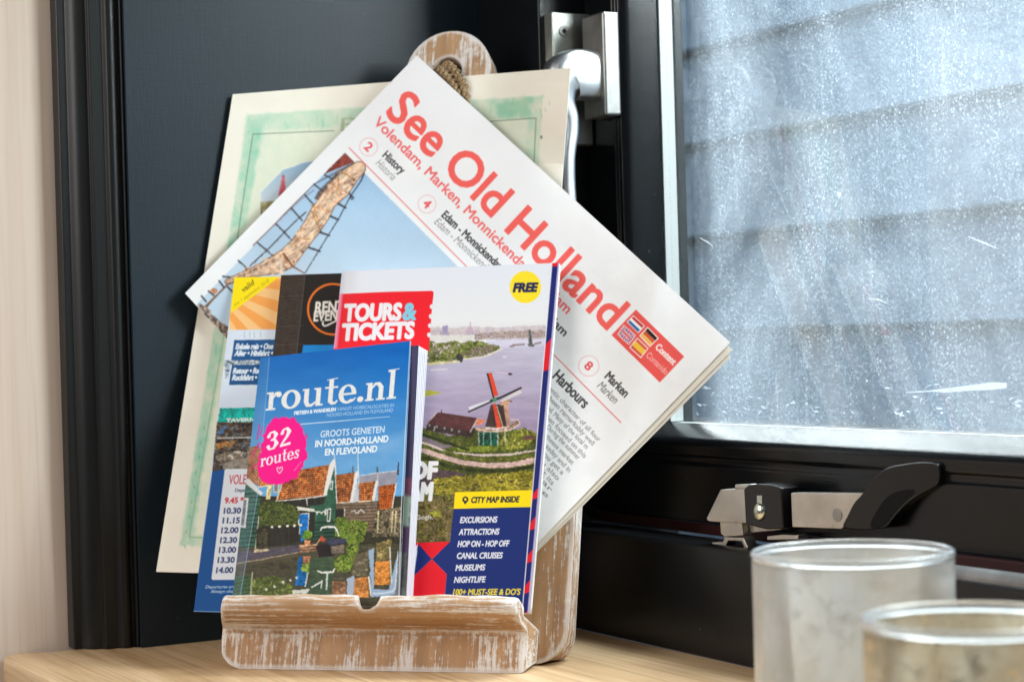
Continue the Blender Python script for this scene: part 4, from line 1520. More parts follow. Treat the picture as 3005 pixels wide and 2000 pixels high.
tl = paper('timetable_leaflet', [(688, 813.8), (955, 808), (850, 1800), (568.4, 1793)], 0.0150, draw_time, M_GLOSSY, 0.0003, (214, 225, 240), 0.62,
           bend=lambda X, Y: 0.0012 * np.sin((Y - 800) * 0.0032), clear=0.016)
tag(tl, 'narrow leaflet with yellow and orange top and blue foot listing departure times', 'leaflet')


# ---- dark rental leaflet with an orange ring
def draw_rent(c):
    A1, A3 = K(500, 750, .31888), K(900, 750, .33956)
    c.img[:] = np.array((34, 27, 24.))
    c.poly([(815, 790), (896, 790), (855, 1200), (700, 1800)], blotch([(46, 36, 31), (66, 53, 45), (52, 42, 36)], .05, 3, 2.0, 3.0))
    for y in (870, 958, 1012):
        c.line([(800, y), (890, y - 3)], 2.0, (88, 72, 62), .7)
    c.line([(896, 800), (871, 1035), (800, 1770)], 2.5, (92, 82, 74), .8)
    c.ell((978, 907), 77, 77, (236, 118, 36), ring=6)
    c.up = (.1, -1)
    p = A3(72, 495, 318, 482, 60, 566, 318, 552)
    c.text('RENT', p[0], p[1], 32, (240, 232, 222), 1.5)
    c.text('EVENT', p[2], p[3], 29, (240, 232, 222), 1.2)
    c.line(A3(142, 565, 138, 590, 150, 606, 175, 602, 260, 560), [4, 5, 5, 5, 4], (240, 232, 222))
    c.line(A3(62, 506, 270, 497), 2, (240, 232, 222))
    c.poly(A1(1222, 822, 1700, 815, 1600, 1400, 1140, 1400), (20, 132, 204))


rl = paper('rental_leaflet', [(825, 807), (1010, 801), (935, 1770), (728, 1776)], 0.0190, draw_rent, M_GLOSSY, 0.0004, (34, 27, 24), 0.55)
tag(rl, 'nearly black leaflet with an orange ring, squeezed between timetable and white magazine', 'leaflet')


# ---- large white magazine with the windmill
def draw_tours(c):
    A3, A6, D1 = K(900, 750, .33956), K(1180, 1200, .41467), K(1250, 900, .25510)
    c.up = (.1, -1)
    c.img[:] = mixc((226, 228, 238), (232, 232, 234), (c.Y - 780) / 160)
    # skyline and far bank
    sky = D1(-60, 215, 60, 232, 180, 228, 300, 240, 450, 225, 620, 232, 800, 240, 980, 225, 1150, 222, 1390, 205, 1390, 370, -60, 330)
    c.poly(sky, blotch([(206, 196, 202), (184, 170, 180), (214, 204, 204), (196, 176, 172)], .10, 4, 2.2, 1.6), rough=4, rs=.12)
    c.poly(D1(-60, 205, 1395, 180, 1395, 250, -60, 262), (226, 222, 226), al=.35, soft=14)
    c.poly(D1(192, 222, 252, 216, 250, 300, 190, 300), (158, 148, 180))
    c.poly(D1(160, 292, 268, 288, 264, 322, 160, 324), (168, 156, 180))
    for x, h in ((510, 175), (490, 240), (525, 235)):
        c.line(D1(x, 315, x, h), [7, 2], (188, 160, 182))
    c.poly(D1(455, 268, 545, 250, 545, 320, 455, 320), (196, 172, 190))
    c.poly(D1(560, 310, 800, 285, 1080, 280, 1390, 262, 1390, 385, 560, 378), blotch([(150, 134, 138), (196, 168, 158), (122, 110, 116), (212, 192, 186), (166, 150, 132)], .13, 6, 2.4, 1.7), rough=4, rs=.1)
    c.poly(D1(-60, 328, 560, 320, 560, 400, -60, 402), blotch([(232, 230, 226), (216, 212, 206), (226, 222, 226)], .06, 2, 1.5, 3))
    # water
    wat = D1(-60, 640, 420, 590, 700, 540, 860, 400, 1395, 372, 1395, 1700, -60, 1700)

    def water(X, Y):
        b = mixc((198, 194, 214), (158, 140, 170), (Y - 1005) / 270)
        return b + (fbm(X * .012, Y * .09, 5)[..., None] - .5) * 26 + (fbm(X * .05, Y * .3, 8)[..., None] - .5) * 12
    c.poly(wat, water)
    c.poly(D1(700, 372, 1395, 360, 1395, 430, 900, 470, 700, 440), lambda X, Y: water(X, Y) + 16, soft=10)
    # wooded bank
    tr = D1(-60, 400, 40, 372, 120, 410, 200, 420, 320, 395, 420, 408, 560, 395, 640, 392, 720, 430, 830, 435, 860, 470, 760, 545, 600, 578, 430, 590, 320, 620, 40, 650, -60, 650)
    c.poly(tr, blotch([(60, 66, 34), (122, 132, 58), (86, 96, 48), (172, 176, 92), (70, 62, 56), (200, 190, 170)], .11, 3, 2.4), rough=6, rs=.1)
    c.poly(D1(440, 530, 520, 480, 640, 450, 820, 450, 700, 560, 480, 580), blotch([(74, 60, 58), (196, 184, 176), (92, 76, 70), (120, 112, 60)], .16, 8, 2.6), rough=4, rs=.12, al=.85)
    c.poly(D1(350, 560, 390, 520, 430, 570, 420, 640, 355, 630), blotch([(46, 44, 42), (84, 82, 76)], .15, 2, 2), rough=2)
    c.line(D1(-60, 668, 100, 650, 380, 628), [9, 8, 5], (216, 204, 158))
    c.line(D1(440, 598, 620, 585, 740, 545, 880, 480), [4, 4, 6, 4], (226, 216, 204))
    c.line(D1(60, 725, 240, 715), 4, (222, 216, 216), .8)
    c.poly(D1(-60, 960, 60, 960, 178, 990, 60, 1015, -60, 1035), blotch([(206, 200, 84), (176, 172, 70)], .08, 3), rough=2)
    c.line(D1(800, 750, 940, 768), [3, 4], (210, 186, 206))
    c.ell(D1(968, 772)[0], 6.5, 3.4, (70, 54, 62))
    c.ell(D1(905, 575)[0], 8, 2.6, (226, 218, 224), al=.8)
    c.poly(D1(1175, 280, 1200, 268, 1230, 430, 1180, 430), blotch([(96, 92, 96), (150, 150, 146)], .2, 2, 2))
    c.line(D1(1195, 262, 1205, 420), 3, (60, 64, 62))
    c.poly(D1(1155, 420, 1250, 432, 1245, 462, 1180, 455), (110, 100, 106), rough=2)
    for q in ((1000, 440, 1130, 430), (1255, 425, 1320, 410), (970, 455, 1010, 450)):
        c.line(D1(*q), 6, (150, 132, 136), .9)
    # lower land: lawns, hedges, paths
    land = A6(-40, 40, 100, 60, 150, 130, 330, 190, 560, 130, 780, 140, 880, 130, 950, 170, 1000, 160, 1000, 1000, -60, 1000)
    c.poly(land, blotch([(52, 60, 24), (92, 98, 38), (70, 78, 34), (122, 120, 50)], .07, 6, 2.2), rough=6, rs=.08)
    c.poly(A6(380, 280, 500, 262, 690, 250, 680, 292, 560, 298, 420, 300), blotch([(140, 152, 52), (118, 132, 44)], .06, 3), rough=3)
    c.poly(A6(680, 250, 720, 190, 800, 150, 850, 130, 940, 160, 930, 220, 850, 270, 720, 295), blotch([(64, 70, 26), (150, 152, 52), (92, 98, 36), (190, 182, 84)], .12, 4, 2.3), rough=4)
    c.poly(A6(840, 215, 880, 185, 940, 190, 930, 222), (112, 74, 66), rough=1)
    c.line(A6(90, 215, 220, 262, 330, 305, 480, 318, 560, 326, 760, 320, 960, 288), [4, 8, 5, 5, 6, 6, 5], (214, 192, 188))
    c.line(A6(60, 175, 150, 205, 280, 262, 350, 262), [14, 14, 12, 4], (128, 112, 124))
    c.line(A6(130, 175, 330, 240, 470, 290), [9, 8, 5], (44, 52, 24))
    c.line(A6(300, 300, 480, 345, 650, 358, 800, 345, 960, 320), [8, 9, 9, 9, 8], blotch([(70, 76, 32), (120, 122, 54)], .12, 5, 2))
    c.line(A6(150, 292, 280, 335, 430, 378, 600, 398, 780, 392, 960, 355), [14, 15, 14, 15, 16, 15], blotch([(222, 188, 180), (206, 172, 166)], .05, 2))
    c.line(A6(60, 330, 180, 350, 330, 405, 480, 430, 650, 438, 800, 430, 960, 395), [16, 11, 11, 11, 12, 12, 10], blotch([(36, 42, 20), (70, 76, 32)], .12, 2, 2))
    c.poly(A6(-20, 400, 250, 425, 420, 450, 520, 470, 330, 490, 240, 480, 180, 560, -40, 560), blotch([(70, 52, 62), (96, 76, 80), (60, 50, 46)], .06, 3, 2, 2), rough=5)
    c.poly(A6(215, 500, 380, 470, 600, 455, 960, 432, 960, 640, 350, 640, 215, 590), blotch([(88, 84, 24), (160, 146, 40), (120, 112, 34), (186, 168, 66), (70, 68, 30)], .07, 9, 2.3, 2.0), rough=6)
    c.poly(A6(-60, 560, 200, 620, 380, 600, 380, 950, -60, 950), blotch([(66, 58, 32), (120, 108, 44), (88, 78, 46), (150, 128, 92), (58, 56, 26), (140, 136, 50)], .085, 7, 2.4), rough=3)
    # long barn
    c.poly(D1(15, 1345, 60, 1300, 590, 1395, 520, 1500, 0, 1420), blotch([(50, 38, 40), (70, 54, 52)], .1, 2, 2))
    c.poly(D1(128, 1212, 180, 1215, 592, 1278, 515, 1435, 15, 1338), lambda X, Y: blotch([(82, 46, 48), (104, 62, 60)], .06, 5)(X, Y) * (.94 + .06 * np.sin(Y * 2.2 - X * .3))[..., None])
    c.line(D1(128, 1212, 15, 1338), 3, (200, 186, 176))
    c.line(D1(595, 1280, 512, 1432), 3.4, (206, 192, 182))
    c.poly(D1(595, 1282, 690, 1300, 640, 1350, 570, 1365), (214, 124, 92))
    for i in range(5):
        c.ell(D1(40 + i * 85, 1362 + i * 17)[0], 3, 4, (176, 164, 160), al=.8)
    c.line(D1(100, 1375, 92, 1420), 3.4, (190, 182, 176))
    c.line(D1(178, 1190, 178, 1220), 3, (80, 54, 56))
    # mill
    c.poly(D1(890, 1120, 940, 1105, 975, 1375, 900, 1395), blotch([(178, 132, 112), (206, 166, 140)], .1, 2))
    c.poly(D1(745, 1128, 890, 1118, 930, 1395, 675, 1400), blotch([(58, 42, 44), (80, 60, 58)], .08, 3))
    c.poly(D1(850, 1075, 900, 1058, 965, 1070, 980, 1090, 945, 1118, 860, 1135), blotch([(206, 164, 132), (170, 124, 98), (226, 196, 166)], .15, 3, 2))
    c.line(D1(960, 1080, 985, 1088), 3, (80, 58, 50))
    c.poly(D1(560, 1390, 690, 1378, 900, 1385, 1060, 1300, 1082, 1350, 960, 1430, 720, 1460, 590, 1430), blotch([(190, 150, 132), (120, 92, 84), (216, 186, 166)], .12, 3, 2.2))
    c.line(D1(690, 1392, 780, 1402, 900, 1385), 5, (226, 212, 214))
    c.line(D1(570, 1400, 720, 1436, 960, 1415, 1082, 1345, 1060, 1300, 975, 1298), 3, (226, 204, 184))
    c.poly(D1(600, 1440, 830, 1440, 830, 1600, 600, 1590), blotch([(30, 52, 44), (20, 96, 72), (34, 40, 38)], .06, 4, 2))
    for x in (605, 660, 745, 825, 910):
        c.line(D1(x, 1440, x + 4, 1585), 3, (196, 200, 190))
    # sails
    c.poly(D1(695, 765, 722, 762, 790, 1050, 770, 1052), (58, 46, 44))
    c.poly(D1(718, 768, 755, 752, 832, 1015, 782, 1030), (226, 74, 44))
    c.poly(D1(765, 1115, 800, 1110, 872, 1390, 815, 1390), (222, 76, 52))
    c.line(D1(815, 1140, 888, 1385), 2.4, (212, 200, 160))
    c.poly(D1(850, 1080, 1085, 945, 1102, 990, 870, 1095), (214, 206, 208))
    c.line(D1(820, 1060, 1092, 932), 6, (52, 44, 44))
    c.poly(D1(490, 1150, 740, 1065, 750, 1090, 500, 1195), (222, 218, 230))
    c.line(D1(490, 1205, 760, 1085), 5, (60, 56, 60))
    c.line(D1(745, 1080, 835, 1050), 7, (34, 66, 52))
    c.ell(D1(792, 1068)[0], 5.5, 6.5, (86, 150, 104))
    c.photo(D1(-60, 215, 1395, 190, 1395, 372, 860, 440, 760, 560, 400, 640, -60, 690), .8, 1.4, 2)
    c.photo([(1180, 1195), (1345, 1260), (1500, 1245), (1590, 1255), (1560, 1500), (1330, 1440), (1310, 1600), (1170, 1600)], 1.15, 1.8, 5)
    c.photo(D1(-40, 1190, 600, 1260, 560, 1500, -40, 1450), .7, .8, 3)
    c.photo(D1(560, 1050, 1100, 1050, 1100, 1600, 560, 1600), .6, .9, 4)
    # red ticket shape with a perforated edge
    RED = (240, 30, 44)
    c.poly(A3(296, 330, 700, 312, 1078, 303, 1092, 308, 1098, 322, 1085, 430, 1055, 830, 200, 830), RED, rough=0)
    for x, y in A3(1082, 440, 1074, 524, 1066, 604, 1058, 684):
        c.ell((x, y), 6, 7, (228, 228, 232))
    c.poly(A3(255, 332, 315, 325, 268, 800, 215, 800), lambda X, Y: mixc((238, 160, 190), RED, (X + .107 * (Y - 860) - 1000) / 14), al=.95)  # pink highlight down the spine, painted over the red
    c.poly(A3(255, 120, 330, 112, 315, 325, 255, 332), (206, 206, 226), al=.55, soft=14)
    c.text('TOURS', A3(322, 562)[0], A3(806, 552)[0], 47, (240, 236, 240), 3.4)
    c.text('&', A3(832, 552)[0], A3(936, 549)[0], 47, (132, 204, 226), 3.0)
    c.text('TICKETS', A3(304, 729)[0], A3(916, 709)[0], 46, (240, 236, 240), 3.6)
    c.ell(A3(1890, 271)[0], 46, 47, (253, 222, 44))
    p = A3(1786, 312, 1982, 308)
    c.text('FREE', p[0], p[1], 25, (36, 40, 84), 2.2, (.22, -1))
    # cover line hidden behind the guidebook except its ends
    p = A6(60, 490, 238, 488, 52, 645, 204, 641)
    c.text('OF', p[0], p[1], 47, (240, 238, 238), 4)
    c.text('AM', p[2], p[3], 50, (240, 238, 238), 4)
    p = A6(97, 778, 216, 776)
    c.text('Gogh.', p[0], p[1], 12, (230, 226, 222), .3)
    # panels
    NV, YL = (26, 46, 116), (252, 222, 18)
    c.poly(A6(365, 700, 940, 690, 880, 1500, 296, 1500, 300, 1330, 315, 1165, 210, 1060, 340, 935), NV)
    c.poly(A6(375, 586, 940, 570, 930, 690, 364, 704), YL)
    p = A6(487, 661, 824, 656)
    c.text('CITY MAP INSIDE', p[0], p[1], 17, (36, 40, 60), .9, (.2, -1))
    c.ell(A6(448, 638)[0], 8.8, 9, (36, 40, 60))
    c.poly(A6(428, 645, 466, 645, 446, 674), (36, 40, 60))
    c.ell(A6(448, 637)[0], 4, 4, YL)
    c.poly(A6(70, 945, 340, 935, 210, 1060), (232, 26, 42))
    c.poly(A6(40, 1500, 50, 1150, 90, 1172, 210, 1060, 315, 1165, 300, 1330, 296, 1500), (232, 26, 42))
    c.poly(A6(115, 950, 210, 1060, 84, 1178), NV)
    c.poly(A6(62, 1000, 112, 952, 86, 1130, 50, 1155), (232, 230, 236))
    for t, a_, b_, y in (('EXCURSIONS', 410, 668, 803), ('ATTRACTIONS', 402, 682, 888), ('HOP ON - HOP OFF', 393, 752, 972), ('CANAL CRUISES', 386, 706, 1056), ('MUSEUMS', 378, 582, 1141), ('NIGHTLIFE', 368, 584, 1226)):
        p = A6(a_, y, b_, y - 4)
        c.text(t, p[0], p[1], 17, (232, 232, 240), .9, (.2, -1))
    p = A6(360, 1312, 832, 1310)
    c.text("100+ MUST-SEE & DO'S", p[0], p[1], 17, (248, 222, 60), .7, (.2, -1))
    # striped edge
    ed = lambda y: 1636.8 + 5 - 89.8 * (y - 771) / 1026.0
    c.poly([(ed(760) - 21, 760), (ed(760), 760), (ed(1800), 1800), (ed(1800) - 19, 1800)], (30, 38, 110))
    for y0, y1, sk in ((740, 782, 4), (985, 1090, 26), (1424, 1466, 26), (1508, 1556, 26), (1604, 1652, 26), (1694, 1742, 26), (1786, 1830, 20)):
        c.poly([(ed(y0) - 22, y0 + sk), (ed(y0), y0), (ed(y1), y1 - sk * .3), (ed(y1) - 21, y1)], (224, 28, 44))
    c.line([(ed(771) - 22, 771), (ed(1800) - 20, 1800)], 2.6, (228, 226, 236))
    c.line([(ed(771) - 1, 771), (ed(1800) - 1, 1800)], 7, (178, 170, 214))


mag = empty('tour_magazine', S(0.11, 0.024, 0.043))
paper('cover', [(1003.6, 795.8), (1641, 771), (1551, 1797), (895, 1792)], 0.0275, draw_tours, M_GLOSSY, 0.0003, (230, 230, 236), 0.66, parent=mag,
      bend=lambda X, Y: 0.0016 * np.sin((Y - 780) * .003) - 0.004 * np.clip((1060 + .1 * (800 - Y) - X) / 70, 0, 1) ** 2)
paper('page_block', [(1006, 798), (1642, 774), (1556, 1797), (898, 1792)], 0.0266, None, M_GLOSSY, 0.0042, (222, 218, 230), 0.05, parent=mag, bend=lambda X, Y: 0.0012 * np.sin((Y - 780) * .003) - 0.004 * np.clip((1060 + .1 * (800 - Y) - X) / 70, 0, 1) ** 2)
tag(mag, 'white magazine with red ticket badge and windmill photo, right edge striped blue and red', 'magazine')


# ---- blue pocket guidebook in front
def draw_route(c):
    A4, A5, D2, D3 = K(680, 1000, .31893), K(680, 1350, .31893), K(700, 1350, .25510), K(950, 1350, .25510)
    c.up = (.1, -1)
    c.img[:] = mixc((8, 98, 182), (104, 164, 216), (c.Y - 1030) / 330.0) + (fbm(c.X * .012, c.Y * .03, 3)[..., None] - .5) * 16
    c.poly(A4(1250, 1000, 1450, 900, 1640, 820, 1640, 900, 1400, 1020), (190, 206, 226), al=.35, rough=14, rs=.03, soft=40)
    # --- village photograph
    c.poly(A5(-60, 250, 300, 330, 1640, 330, 1640, 900, -60, 900), blotch([(40, 40, 30), (60, 58, 42), (48, 46, 40)], .06, 3, 2))
    c.poly(A5(-60, 800, 1640, 760, 1640, 1500, -60, 1500), blotch([(58, 54, 42), (82, 76, 56), (66, 64, 52), (96, 90, 70)], .035, 6, 2.0, 2.6))
    OR = [(150, 74, 32), (206, 112, 52), (224, 138, 76), (178, 92, 44)]
    ang = -0.075
    # left roof behind the pink splash
    c.poly(A4(170, 975, 245, 960, 400, 1210, 400, 1320, 250, 1342, 130, 1250), tiles(OR, .9, seed=2))
    c.line(A5(245, 245, 400, 222), 3.5, (214, 200, 180))
    c.poly(A5(125, 195, 265, 330, 215, 800, -20, 800, 30, 620), planks((54, 92, 74), 13, -.05))
    c.poly(A5(130, 178, 152, 162, 288, 302, 268, 326, 130, 215), (226, 218, 208))
    c.poly(A5(95, 345, 156, 342, 128, 622, 66, 612), (226, 220, 214))
    c.poly(A5(110, 362, 138, 360, 112, 600, 80, 595), blotch([(90, 90, 96), (150, 146, 146)], .1, 2, 2))
    c.line(A5(262, 420, 212, 840), 3, (190, 180, 164))
    c.poly(A5(325, 232, 368, 226, 356, 358, 314, 362), (214, 194, 142))
    c.poly(A5(380, 200, 444, 190, 430, 296, 384, 298), (206, 200, 192))
    c.poly(A5(392, 205, 430, 200, 420, 285, 392, 288), blotch([(110, 108, 106), (160, 156, 150)], .1, 4, 2))
    # main house
    c.poly(A5(940, 20, 965, 390, 950, 620, 720, 640, 720, 420, 850, 400, 870, 320), (48, 92, 70))
    c.poly(A5(720, 560, 955, 540, 950, 720, 720, 730), planks((44, 78, 62), 10, -.03))
    c.poly(A5(420, 372, 850, 326, 850, 400, 640, 430, 420, 440), blotch([(30, 28, 26), (54, 52, 46)], .06, 2))
    c.poly(A5(415, 365, 500, 108, 905, 36, 850, 320), tiles(OR, ang, seed=3))
    c.line(A5(412, 370, 500, 108), 4, (226, 206, 170))
    c.poly(A5(898, 44, 932, -12, 948, -12, 952, 30, 872, 322, 842, 318), (232, 226, 222))
    c.line(A5(944, -60, 952, 40, 968, 385), [2, 3.6, 3.6], (224, 226, 226))
    c.line(A5(412, 374, 640, 352, 850, 326), 3.4, (226, 214, 198))
    c.line(A5(690, 348, 694, 410), 3, (214, 206, 196))
    c.poly(A5(906, 188, 934, 185, 928, 272, 902, 268), (214, 220, 220))
    c.poly(A5(914, 200, 924, 199, 920, 255, 911, 252), (60, 84, 78))
    # second, third and fourth houses
    c.poly(A5(1165, 150, 1340, 118, 1530, 96, 1516, 215, 1345, 232, 1165, 210), blotch([(140, 140, 156), (166, 164, 176)], .05, 3))
    c.line(A5(1165, 142, 1340, 116, 1530, 94), 2.4, (206, 208, 214))
    c.poly(A5(960, 390, 1340, 370, 1340, 660, 960, 640), planks((122, 102, 84), 9.5, -.02, .62))
    c.poly(A5(1145, 112, 1168, 380, 1110, 388), (196, 198, 206))
    c.poly(A5(956, 134, 1146, 110, 1092, 380, 972, 388), tiles(OR, ang, seed=5))
    c.poly(A5(1134, 118, 1150, 96, 1168, 104, 1112, 388, 1086, 384), (232, 228, 224))
    c.line(A5(1160, -60, 1166, 120, 1172, 380), [2, 3.4, 3], (216, 222, 228))
    c.poly(A5(1330, 190, 1350, 372, 1305, 372), (166, 184, 200))
    c.poly(A5(1170, 208, 1330, 190, 1298, 364, 1172, 376), tiles(OR, ang, seed=6))
    c.poly(A5(1322, 194, 1334, 178, 1348, 190, 1312, 374, 1290, 368), (230, 226, 222))
    c.line(A5(966, 390, 1086, 384), 3.4, (222, 206, 184))
    c.line(A5(1172, 380, 1300, 370), 3.4, (222, 206, 184))
    c.poly(A5(1350, 236, 1510, 214, 1474, 445, 1352, 455), tiles([(196, 92, 32), (214, 108, 44), (180, 84, 34)], ang, seed=7))
    c.line(A5(1514, 210, 1475, 440), 4, (226, 222, 216))
    c.line(A5(1535, 20, 1530, 130), [3, 5], (54, 52, 60))
    c.line(A5(1338, 60, 1342, 112), [3, 5], (80, 84, 92))
    c.line(A5(1115, 55, 1115, 108), [3, 4], (90, 90, 92))
    c.line(A5(1342, 110, 1348, 240), 2.4, (206, 210, 216))
    c.poly(A5(1340, 450, 1560, 430, 1560, 700, 1290, 700), blotch([(120, 104, 82), (62, 58, 48), (176, 158, 124), (86, 74, 58), (46, 52, 32)], .09, 5, 2.3), rough=2)
    for x in (1350, 1480, 1512):
        c.line(A5(x, 470, x - 10, 660), 5, (206, 190, 152))
    c.poly(A5(955, 452, 1036, 448, 1030, 540, 955, 540), (40, 36, 34))
    c.line(A5(1040, 446, 1036, 530), 3, (216, 208, 196))
    c.line(A5(1100, 470, 1130, 460, 1150, 490), 3, (206, 202, 194))
    c.line(A5(1160, 480, 1190, 452, 1218, 478), 4, (206, 202, 194))
    # porch, door, window
    c.poly(A5(595, 422, 762, 446, 758, 470, 600, 456), (226, 222, 212))
    c.poly(A5(608, 490, 716, 480, 704, 640, 640, 660, 612, 700), (226, 222, 214))
    c.poly(A5(618, 496, 706, 490, 696, 650, 672, 740, 636, 742), (18, 108, 186))
    c.poly(A5(720, 480, 765, 470, 760, 700, 716, 700), (40, 40, 36))
    c.line(A5(762, 470, 830, 478, 868, 450, 862, 500), 3.6, (226, 222, 216))
    for x in (775, 815, 850):
        c.poly(A5(x, 470, x + 22, 470, x + 10, 505), (226, 222, 216))
    c.poly(A5(876, 442, 916, 438, 906, 568, 876, 560), (226, 222, 216))
    c.poly(A5(886, 452, 906, 450, 898, 550, 884, 546), (70, 84, 80))
    # greenery
    GN = [(42, 52, 22), (76, 90, 36), (56, 66, 28), (112, 122, 52), (38, 40, 24)]
    c.poly(A5(250, 420, 330, 375, 470, 385, 600, 420, 625, 500, 610, 620, 260, 640), blotch(GN, .13, 5, 2.5), rough=7, rs=.09)
    c.poly(A5(225, 640, 300, 600, 620, 600, 625, 745, 240, 812), lambda X, Y: np.array((44, 40, 34.)) * (.8 + .4 * vnoise(X * .45, Y * .03, 2))[..., None])
    c.poly(A5(220, 700, 300, 610, 340, 660, 330, 790, 225, 815), blotch([(36, 34, 24), (84, 78, 58), (52, 50, 32)], .12, 8, 2.3), rough=4)
    for x, y in A5(370, 612, 438, 607, 512, 602, 577, 598, 636, 594):
        c.ell((x, y), 4.2, 3.6, (232, 228, 210))
    GT = [(64, 86, 28), (112, 136, 48), (84, 106, 38), (148, 160, 70), (60, 70, 30)]
    c.poly(A5(945, 560, 1010, 515, 1100, 560, 1180, 545, 1250, 580, 1245, 690, 1180, 760, 1160, 870, 1060, 1040, 950, 1010, 940, 900, 1050, 860, 1060, 740, 960, 690), blotch(GT, .12, 3, 2.5), rough=9, rs=.08)
    # quay, boat, pots
    c.poly(A5(-40, 850, 300, 820, 620, 770, 640, 800, 610, 850, -40, 955), blotch([(70, 62, 78), (92, 84, 96), (62, 56, 62)], .06, 3, 1.8, 2), rough=2)
    c.poly(A5(205, 820, 340, 812, 350, 828, 205, 850), (196, 176, 146))
    c.line(A5(-40, 962, 300, 905, 610, 846), [4, 4, 3], (166, 146, 116))
    c.line(A5(-40, 985, 300, 930, 600, 870), 6, (92, 82, 66), .8)
    c.poly(A5(620, 770, 770, 760, 790, 830, 625, 850), planks((150, 112, 88), 9, -.05, .5))
    c.poly(A5(775, 790, 900, 760, 1040, 720, 1050, 760, 930, 880, 800, 890), (40, 32, 34), rough=3)
    c.poly(A5(860, 730, 1050, 715, 1060, 760, 900, 780), (62, 64, 88), rough=2)
    c.poly(A5(910, 790, 1035, 770, 1030, 850, 920, 860), blotch([(96, 82, 72), (150, 136, 120), (70, 62, 56)], .1, 3, 2, 3), rough=2)
    c.line(A5(818, 640, 830, 618, 880, 610, 945, 612, 970, 645, 985, 690), [4, 5, 6, 6, 5, 3], (232, 230, 226))
    c.poly(A5(800, 735, 830, 690, 872, 730, 850, 752), (196, 84, 66), rough=2)
    c.poly(A5(640, 690, 690, 640, 745, 660, 745, 715, 650, 722), blotch([(120, 160, 44), (80, 120, 34), (160, 180, 74)], .14, 3, 2), rough=5)
    c.poly(A5(668, 735, 725, 732, 718, 782, 672, 782), (216, 146, 100))
    c.line(A5(640, 790, 780, 775, 806, 730), [4, 4, 3], (206, 166, 130))
    # reflections
    c.poly(A5(612, 905, 650, 870, 650, 1000, 700, 1020, 684, 1150, 582, 1150), (20, 100, 164), rough=2)
    c.line(A5(700, 1030, 676, 1160), 4, (206, 210, 206))
    c.poly(A5(650, 960, 740, 930, 720, 1040, 640, 1010), blotch([(120, 150, 54), (150, 172, 80)], .12, 2), rough=4)
    c.poly(A5(655, 880, 725, 880, 718, 940, 660, 940), (196, 130, 96), rough=2)
    c.poly(A5(160, 1080, 420, 1060, 560, 1150, 580, 1260, 160, 1260), blotch([(70, 84, 36), (104, 116, 50), (62, 66, 40), (128, 140, 70)], .1, 8, 2.3), rough=8)
    c.poly(A5(-40, 1080, 170, 1050, 165, 1260, -40, 1260), planks((66, 92, 62), 12, -.2, .7))
    c.line(A5(190, 1030, 175, 1240), 4, (176, 166, 146))
    for x, y in A5(472, 1118, 540, 1100, 598, 1078, 318, 1184, 392, 1160):
        c.ell((x, y), 4, 4, (226, 222, 206), al=.9)
    c.poly(A5(720, 900, 940, 880, 930, 1260, 700, 1260), blotch([(50, 74, 56), (74, 92, 68), (56, 66, 54)], .05, 5, 2, 2.4), rough=3)
    c.line(A5(790, 1015, 830, 1032, 930, 1024, 948, 995), [4, 6, 6, 4], (226, 226, 222))
    c.line(A5(880, 1035, 872, 1180), 5, (206, 210, 204))
    c.line(A5(735, 1165, 800, 1130, 830, 1110), [4, 5, 4], (222, 220, 212))
    c.line(A5(830, 1105, 822, 1170), 4, (222, 220, 212))
    c.poly(A5(560, 1190, 720, 1180, 690, 1225, 556, 1225), (216, 214, 204), rough=3)
    c.poly(A5(925, 1110, 1050, 1108, 1052, 1260, 918, 1260), blotch([(130, 92, 66), (160, 116, 84)], .06, 2, 2, 2))
    c.poly(A5(1140, 860, 1262, 830, 1252, 1065, 1100, 1060), blotch([(120, 108, 84), (86, 78, 62), (150, 140, 112)], .07, 4, 2, 2), rough=3)
    c.poly(A5(1055, 1090, 1130, 1050, 1120, 1260, 1060, 1260), (172, 184, 202), rough=3)
    c.poly(A5(1132, 1085, 1260, 1070, 1262, 1260, 1122, 1260), blotch([(184, 116, 56), (206, 136, 72)], .06, 3, 2, 2))
    c.line(A5(1262, 1070, 1282, 1240), 5, (224, 224, 222))
    c.poly(A5(1256, 830, 1310, 800, 1310, 1180, 1440, 1190, 1530, 860, 1520, 1230, 1290, 1260), (156, 178, 204), rough=3)
    c.poly(A5(1320, 930, 1452, 920, 1456, 1140, 1312, 1146), blotch([(196, 122, 50), (214, 142, 70)], .05, 3, 2, 2))
    c.poly(A5(1330, 760, 1470, 720, 1460, 900, 1330, 930), blotch([(150, 118, 72), (100, 92, 52), (190, 166, 110)], .07, 4, 2.2), rough=3)
    c.line(A5(1455, 800, 1470, 1130), 4, (220, 216, 206))
    c.line(A5(1300, 1225, 1400, 1218, 1480, 1205, 1506, 1170, 1530, 840), [4, 5, 5, 5, 3], (206, 220, 236))
    c.poly(A5(1535, 850, 1640, 800, 1640, 1300, 1500, 1300), (120, 118, 118), rough=2)
    c.photo(A5(-60, 215, 420, -40, 950, -40, 1640, 60, 1640, 1500, -60, 1500), 1.05, 1.3, 7)
    # --- hinge line, title, texts
    c.line([(764.5 + 26, 1049), (764.5 - 9, 1450), (700, 1775)], 3.4, (150, 186, 224), .5)
    c.poly([(760, 1040), (790, 1040), (752, 1450), (700, 1780), (670, 1780), (715, 1440)], (150, 190, 230), al=.20, soft=8)
    c.serif('route.nl', A4(312, 640)[0], A4(1500, 528)[0], 53, blotch([(240, 238, 236), (226, 224, 222), (238, 236, 236)], .18, 4, 2), (.085, -1))
    p = A4(575, 678, 956, 642, 968, 641, 1490, 604, 874, 697, 1482, 650)
    c.text('FIETSEN & WANDELEN', p[0], p[1], 9.5, (228, 236, 246), .8)
